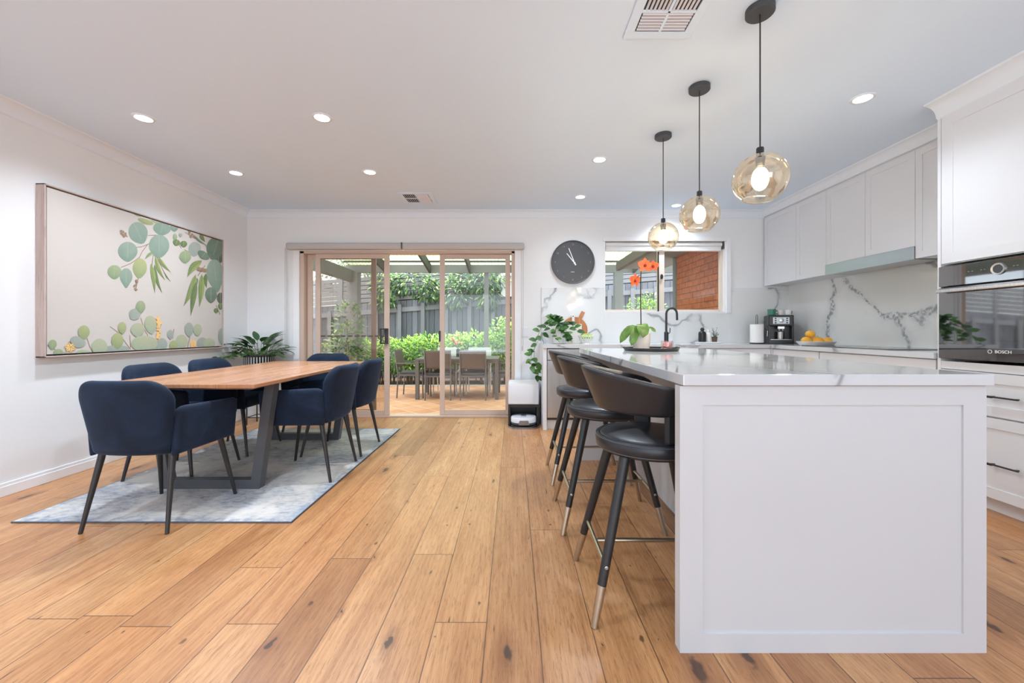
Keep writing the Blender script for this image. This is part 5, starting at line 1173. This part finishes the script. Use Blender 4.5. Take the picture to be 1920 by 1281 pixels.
# overhanging trees
def tree(x, y, ctrs, n, lab, kinds=('tree', 'tree_dark'), L=0.16):
    o = bush('garden_tree', ctrs, n, L, kinds, lab, 'tree', (x, y, G), 0, 'trees leaning over the back fence', 0.75, 0.75)
    m = MB(); c0 = ctrs[0]
    m.tube([(0, 1.2, 0), (0.05, 1.1, 1.5), (c0[0], 0.9, c0[2])], [0.09, 0.07, 0.04], 8)
    for c in ctrs[1:]: m.tube([(0.05, 1.1, 1.6), ((c[0] + 0.05) / 2, 0.6, c[2]), (c[0], c[1], c[2])], [0.05, 0.035, 0.015], 6)
    m.build('trunk', 'stem_brown', o, 60)
tree(-2.9, 10.9, [(0.1, 0.4, 3.1, 1.2, 0.6, 0.75), (0.25, -0.35, 2.55, 0.75, 0.3, 0.35), (-0.45, -0.3, 2.45, 0.45, 0.3, 0.45), (0.7, -0.35, 2.35, 0.35, 0.25, 0.35), (-0.5, -0.35, 2.05, 0.3, 0.2, 0.25)], 2400, 'leafy tree hanging over the fence, seen in the open middle of the door')
tree(-1.0, 10.9, [(0.0, 0.4, 3.1, 1.2, 0.6, 0.7), (0.1, -0.35, 2.65, 0.9, 0.3, 0.35), (-0.55, -0.38, 2.25, 0.42, 0.25, 0.42), (0.35, -0.35, 2.2, 0.28, 0.22, 0.42), (0.2, -0.35, 2.5, 0.5, 0.22, 0.3)], 2600, 'leafy tree hanging over the fence, seen through the right door pane')
tree(-5.2, 11.3, [(0.2, 0.3, 2.9, 0.7, 0.5, 0.6), (0.5, 0, 2.3, 0.4, 0.3, 0.4), (0.9, 0, 2.9, 0.6, 0.3, 0.5)], 1000, 'leafy tree beyond the fence left of the pergola post', ('tree', 'grey'))
tree(-3.6, 12.2, [(0, 0, 2.3, 1.6, 0.5, 1.4), (1.6, 0.2, 2.4, 1.4, 0.5, 1.3)], 2600, 'dark dense tree filling the gap behind the slatted fence, left', ('tree_dark', 'tree_dark'), 0.2)
tree(-0.2, 12.2, [(0, 0, 2.4, 1.6, 0.5, 1.4), (1.5, 0.2, 2.4, 1.4, 0.5, 1.3)], 2600, 'dark dense tree filling the gap behind the slatted fence, right', ('tree_dark', 'tree_dark'), 0.2)
tree(3.6, 12.2, [(0, 0, 2.4, 1.7, 0.5, 1.4)], 1500, 'dark dense tree behind the fence beyond the kitchen window', ('tree_dark', 'tree_dark'), 0.2)
tree(3.0, 11.2, [(0.1, 0.4, 3.0, 1.3, 0.6, 0.8), (-0.5, 0.0, 2.4, 0.6, 0.3, 0.4)], 1100, 'leafy tree beyond the fence seen through the kitchen window')

# outdoor dining set -------------------------------------------------
ot = empty('outdoor_table', (-1.005, 7.6, PZ), 0, 'dark grey outdoor dining table on the terracotta patio', 'table')
m = MB(); m.bb(-0.745, 0.745, -0.45, 0.45, 0.70, 0.735, 0.004); m.bb(-0.73, 0.73, -0.44, 0.44, 0.655, 0.70); m.build('table_top', 'outdoor_metal', ot)
for sx in (-1, 1):
    for sy in (-1, 1): MB().bb(sx * 0.745, sx * 0.68, sy * 0.45, sy * 0.385, 0, 0.70, 0.003).build('leg', 'outdoor_metal', ot)
def patio_chair(mats):
    """faces +y"""
    fm, wm, sm_ = mats; o = empty('patio_chair', (0, 0, 0)); w = 0.225
    def bp(x, z, t): f = (z - 0.56) / 0.33; return (x, -0.235 - 0.06 * f - 0.02 * (1 - (x / w) ** 2) + t, z)
    zs = [lerp(0.56, 0.89, k) for k in us_edge(8)]
    MB().pad(zs, us_edge(10), lambda z: (-w, w), 0.012, 0.015, lambda x, z, t: bp(x, z + 0.012 * (1 - (x / w) ** 2) * 0, t)).build('backrest', wm, o, 0)
    for s in (-1, 1):
        MB().tube([(s * w, -0.26, 0), (s * w, -0.235, 0.42), (s * w, -0.30, 0.89)], 0.013, 8).build('leg', fm, o, 60)
        MB().tube([(s * w, 0.22, 0), (s * w, 0.215, 0.63)], 0.013, 8).build('leg', fm, o, 60)
        m = MB(); m.box((s * w, -0.015, 0.638), (0.04, 0.50, 0.02), 0, 0.005); m.build('armrest', fm, o)
    m = MB(); m.box((0, 0.21, 0.425), (2 * w, 0.025, 0.03)); m.box((0, -0.235, 0.425), (2 * w, 0.02, 0.03)); m.box((w, 0, 0.425), (0.022, 0.44, 0.03)); m.box((-w, 0, 0.425), (0.022, 0.44, 0.03)); m.build('seat_frame', fm, o)
    MB().pad([lerp(-0.22, 0.22, k) for k in us_edge(8)], us_edge(8), lambda v: (-w + 0.012, w - 0.012), 0.025, 0.04, lambda x, v, t: (x, v, 0.452 + t)).build('seat', sm_, o, 0)
    return o
pc = patio_chair(('outdoor_metal', 'dark_weave', 'outdoor_cushion'))
pc2 = patio_chair(('outdoor_light', 'light_weave', 'outdoor_cushion'))
for i, (x, y, rz, lab, q) in enumerate(((-1.33, 7.33, 0, 'dark woven patio chair with its back to the door, left of two', 0), (-0.71, 7.33, 0, 'dark woven patio chair with its back to the door, right of two', 0),
                                     (-1.87, 7.55, -PI / 2, 'dark woven patio chair at the left end of the outdoor table', 0), (-0.15, 7.62, PI / 2, 'patio chair at the right end of the outdoor table, half behind the door frame', 0),
                                     (-1.33, 8.02, PI, 'pale patio chair on the hedge side of the table, left of two', 1), (-0.69, 8.02, PI, 'pale patio chair on the hedge side of the table, right of two', 1))):
    src = (pc, pc2)[q]; first = not src.get('label'); o = src if first else copy_tree(src); o.location = (x, y, PZ); o.rotation_euler = (0, 0, rz); tag(o, lab, 'chair', 'patio chairs around the outdoor table')
vs_ = empty('flower_vase', (-1.06, 7.72, PZ + 0.7354), 0, 'dark vase with peach flowers on the outdoor table', 'vase')
MB().bb(-0.033, 0.033, -0.033, 0.033, 0, 0.15, 0.006).build('vase', 'plastic_black', vs_)
m = MB(); fl = MB(); rn = random.Random(8)
for i in range(9):
    a = rn.uniform(0, 2 * PI); d = Vector((math.cos(a) * 0.45 - 0.1, math.sin(a) * 0.3, 1)).normalized(); t_ = Vector((0, 0, 0.14)) + d * rn.uniform(0.12, 0.3); m.tube([(0, 0, 0.13), t_], 0.003, 5)
    for k in range(9):
        b_ = rn.uniform(0, 2 * PI); fl.leaf(t_ + Vector((0, 0, -0.02 * (k % 3))), (math.cos(b_), math.sin(b_), rn.uniform(-0.2, 0.8)), (0, -0.5, 1), 0.055, 0.035, None, 0.1, 0.1, 2)
m.build('stems', 'stem_green', vs_); fl.build('blooms', 'petal_peach', vs_)
sg = empty('hanging_sign', (-0.12, 10.58, 1.98), 0, 'white board with a brown ornament hung on the fence at far right', 'sign')
MB().bb(-0.2, 0.2, 0, 0.02, 0, 0.62, 0.003).build('board', 'foot_white', sg); MB().bb(-0.05, 0.03, -0.01, 0.0, 0.02, 0.55, 0.003).build('ornament', 'brown_sign', sg)

# ================================================================ light, sky, camera
w = bpy.data.worlds.new('overcast'); SC.world = w; w.use_nodes = True; nt = w.node_tree; nt.nodes.clear()
sky = nt.nodes.new('ShaderNodeTexSky'); sky.sky_type = 'HOSEK_WILKIE'; sky.turbidity = 6; sky.ground_albedo = 0.4; sky.sun_direction = Vector((-0.35, -0.6, 0.75)).normalized()
bw = nt.nodes.new('ShaderNodeMix'); bw.data_type = 'RGBA'; bw.inputs[0].default_value = 0.8; bw.inputs[7].default_value = (0.93, 0.97, 1.0, 1)
bg = nt.nodes.new('ShaderNodeBackground'); bg.inputs[1].default_value = 2.0; ou = nt.nodes.new('ShaderNodeOutputWorld')
nt.links.new(sky.outputs[0], bw.inputs[6]); nt.links.new(bw.outputs[2], bg.inputs[0]); nt.links.new(bg.outputs[0], ou.inputs[0])
def lamp(name, typ, loc, rot, energy, color=(1, 1, 1), **kw):
    l = bpy.data.lights.new(name, typ); l.energy = energy; l.color = color
    for k, v in kw.items(): setattr(l, k, v)
    o = bpy.data.objects.new(name, l); COL.objects.link(o); o.location = loc; o.rotation_euler = rot; return o
lamp('sun', 'SUN', (0, 0, 8), (math.radians(10), math.radians(-8), 0), SUN_E, (1, 0.97, 0.9), angle=math.radians(12))
lamp('rear_fill', 'AREA', (0, -3.55, 1.35), (math.radians(90), 0, 0), REAR_E, (0.90, 0.96, 1.0), shape='RECTANGLE', size=5.0, size_y=1.9)  # added fill lamp out of view, brightens the room from behind
lamp('bounce_fill', 'AREA', (0.0, -1.7, 0.5), (math.radians(180), 0, 0), BOUNCE_E, (0.92, 0.96, 1.0), shape='RECTANGLE', size=3.0, size_y=1.5)  # added upward fill lamp out of view, brightens the ceiling
for a in DL: lamp('ceiling_spot', 'SPOT', (a[0], a[1], H - 0.02), (0, 0, 0), SPOT_E * (0.55 if a[0] > 1.5 and a[1] > 4 else 0.3 if a[1] > 4.2 else 0.5 if a[0] > 2 else 1), (0.90, 0.955, 1.0), spot_size=math.radians(140), spot_blend=1.0, shadow_soft_size=0.05)
for (x, y) in ((-2.5, 0.9), (-1.3, 0.9), (-2.5, -1.0), (-1.3, -1.0), (2.0, -1.0)): lamp('ceiling_spot', 'SPOT', (x, y, H - 0.02), (0, 0, 0), SPOT_E, (0.90, 0.955, 1.0), spot_size=math.radians(140), spot_blend=1.0, shadow_soft_size=0.05)  # added spots without fittings, out of view, to fill the near room
cam = bpy.data.cameras.new('camera'); co = bpy.data.objects.new('camera', cam); COL.objects.link(co)
co.location = (0, 0, EYE); co.rotation_euler = (PI / 2, 0, 0); cam.sensor_width = 36; cam.lens = FOC / 1920 * 36; cam.shift_x = -2 / 1920; cam.shift_y = -18.5 / 1920; cam.clip_start = 0.05; cam.clip_end = 200
SC.camera = co
SC.view_settings.view_transform = 'Standard'; SC.view_settings.look = 'None'; SC.view_settings.exposure = 1.0; SC.view_settings.use_white_balance = True; SC.view_settings.white_balance_temperature = 6000; SC.view_settings.white_balance_tint = 9; SC.view_settings.gamma = 1.06
try:
    SC.cycles.use_denoising = True; SC.cycles.denoiser = 'OPENIMAGEDENOISE'; SC.cycles.denoising_input_passes = 'RGB_ALBEDO_NORMAL'
    SC.cycles.max_bounces = 10; SC.cycles.diffuse_bounces = 5; SC.cycles.glossy_bounces = 4; SC.cycles.transparent_max_bounces = 16
    SC.cycles.caustics_reflective = False; SC.cycles.caustics_refractive = False; SC.cycles.sample_clamp_indirect = 6.0
except Exception: pass
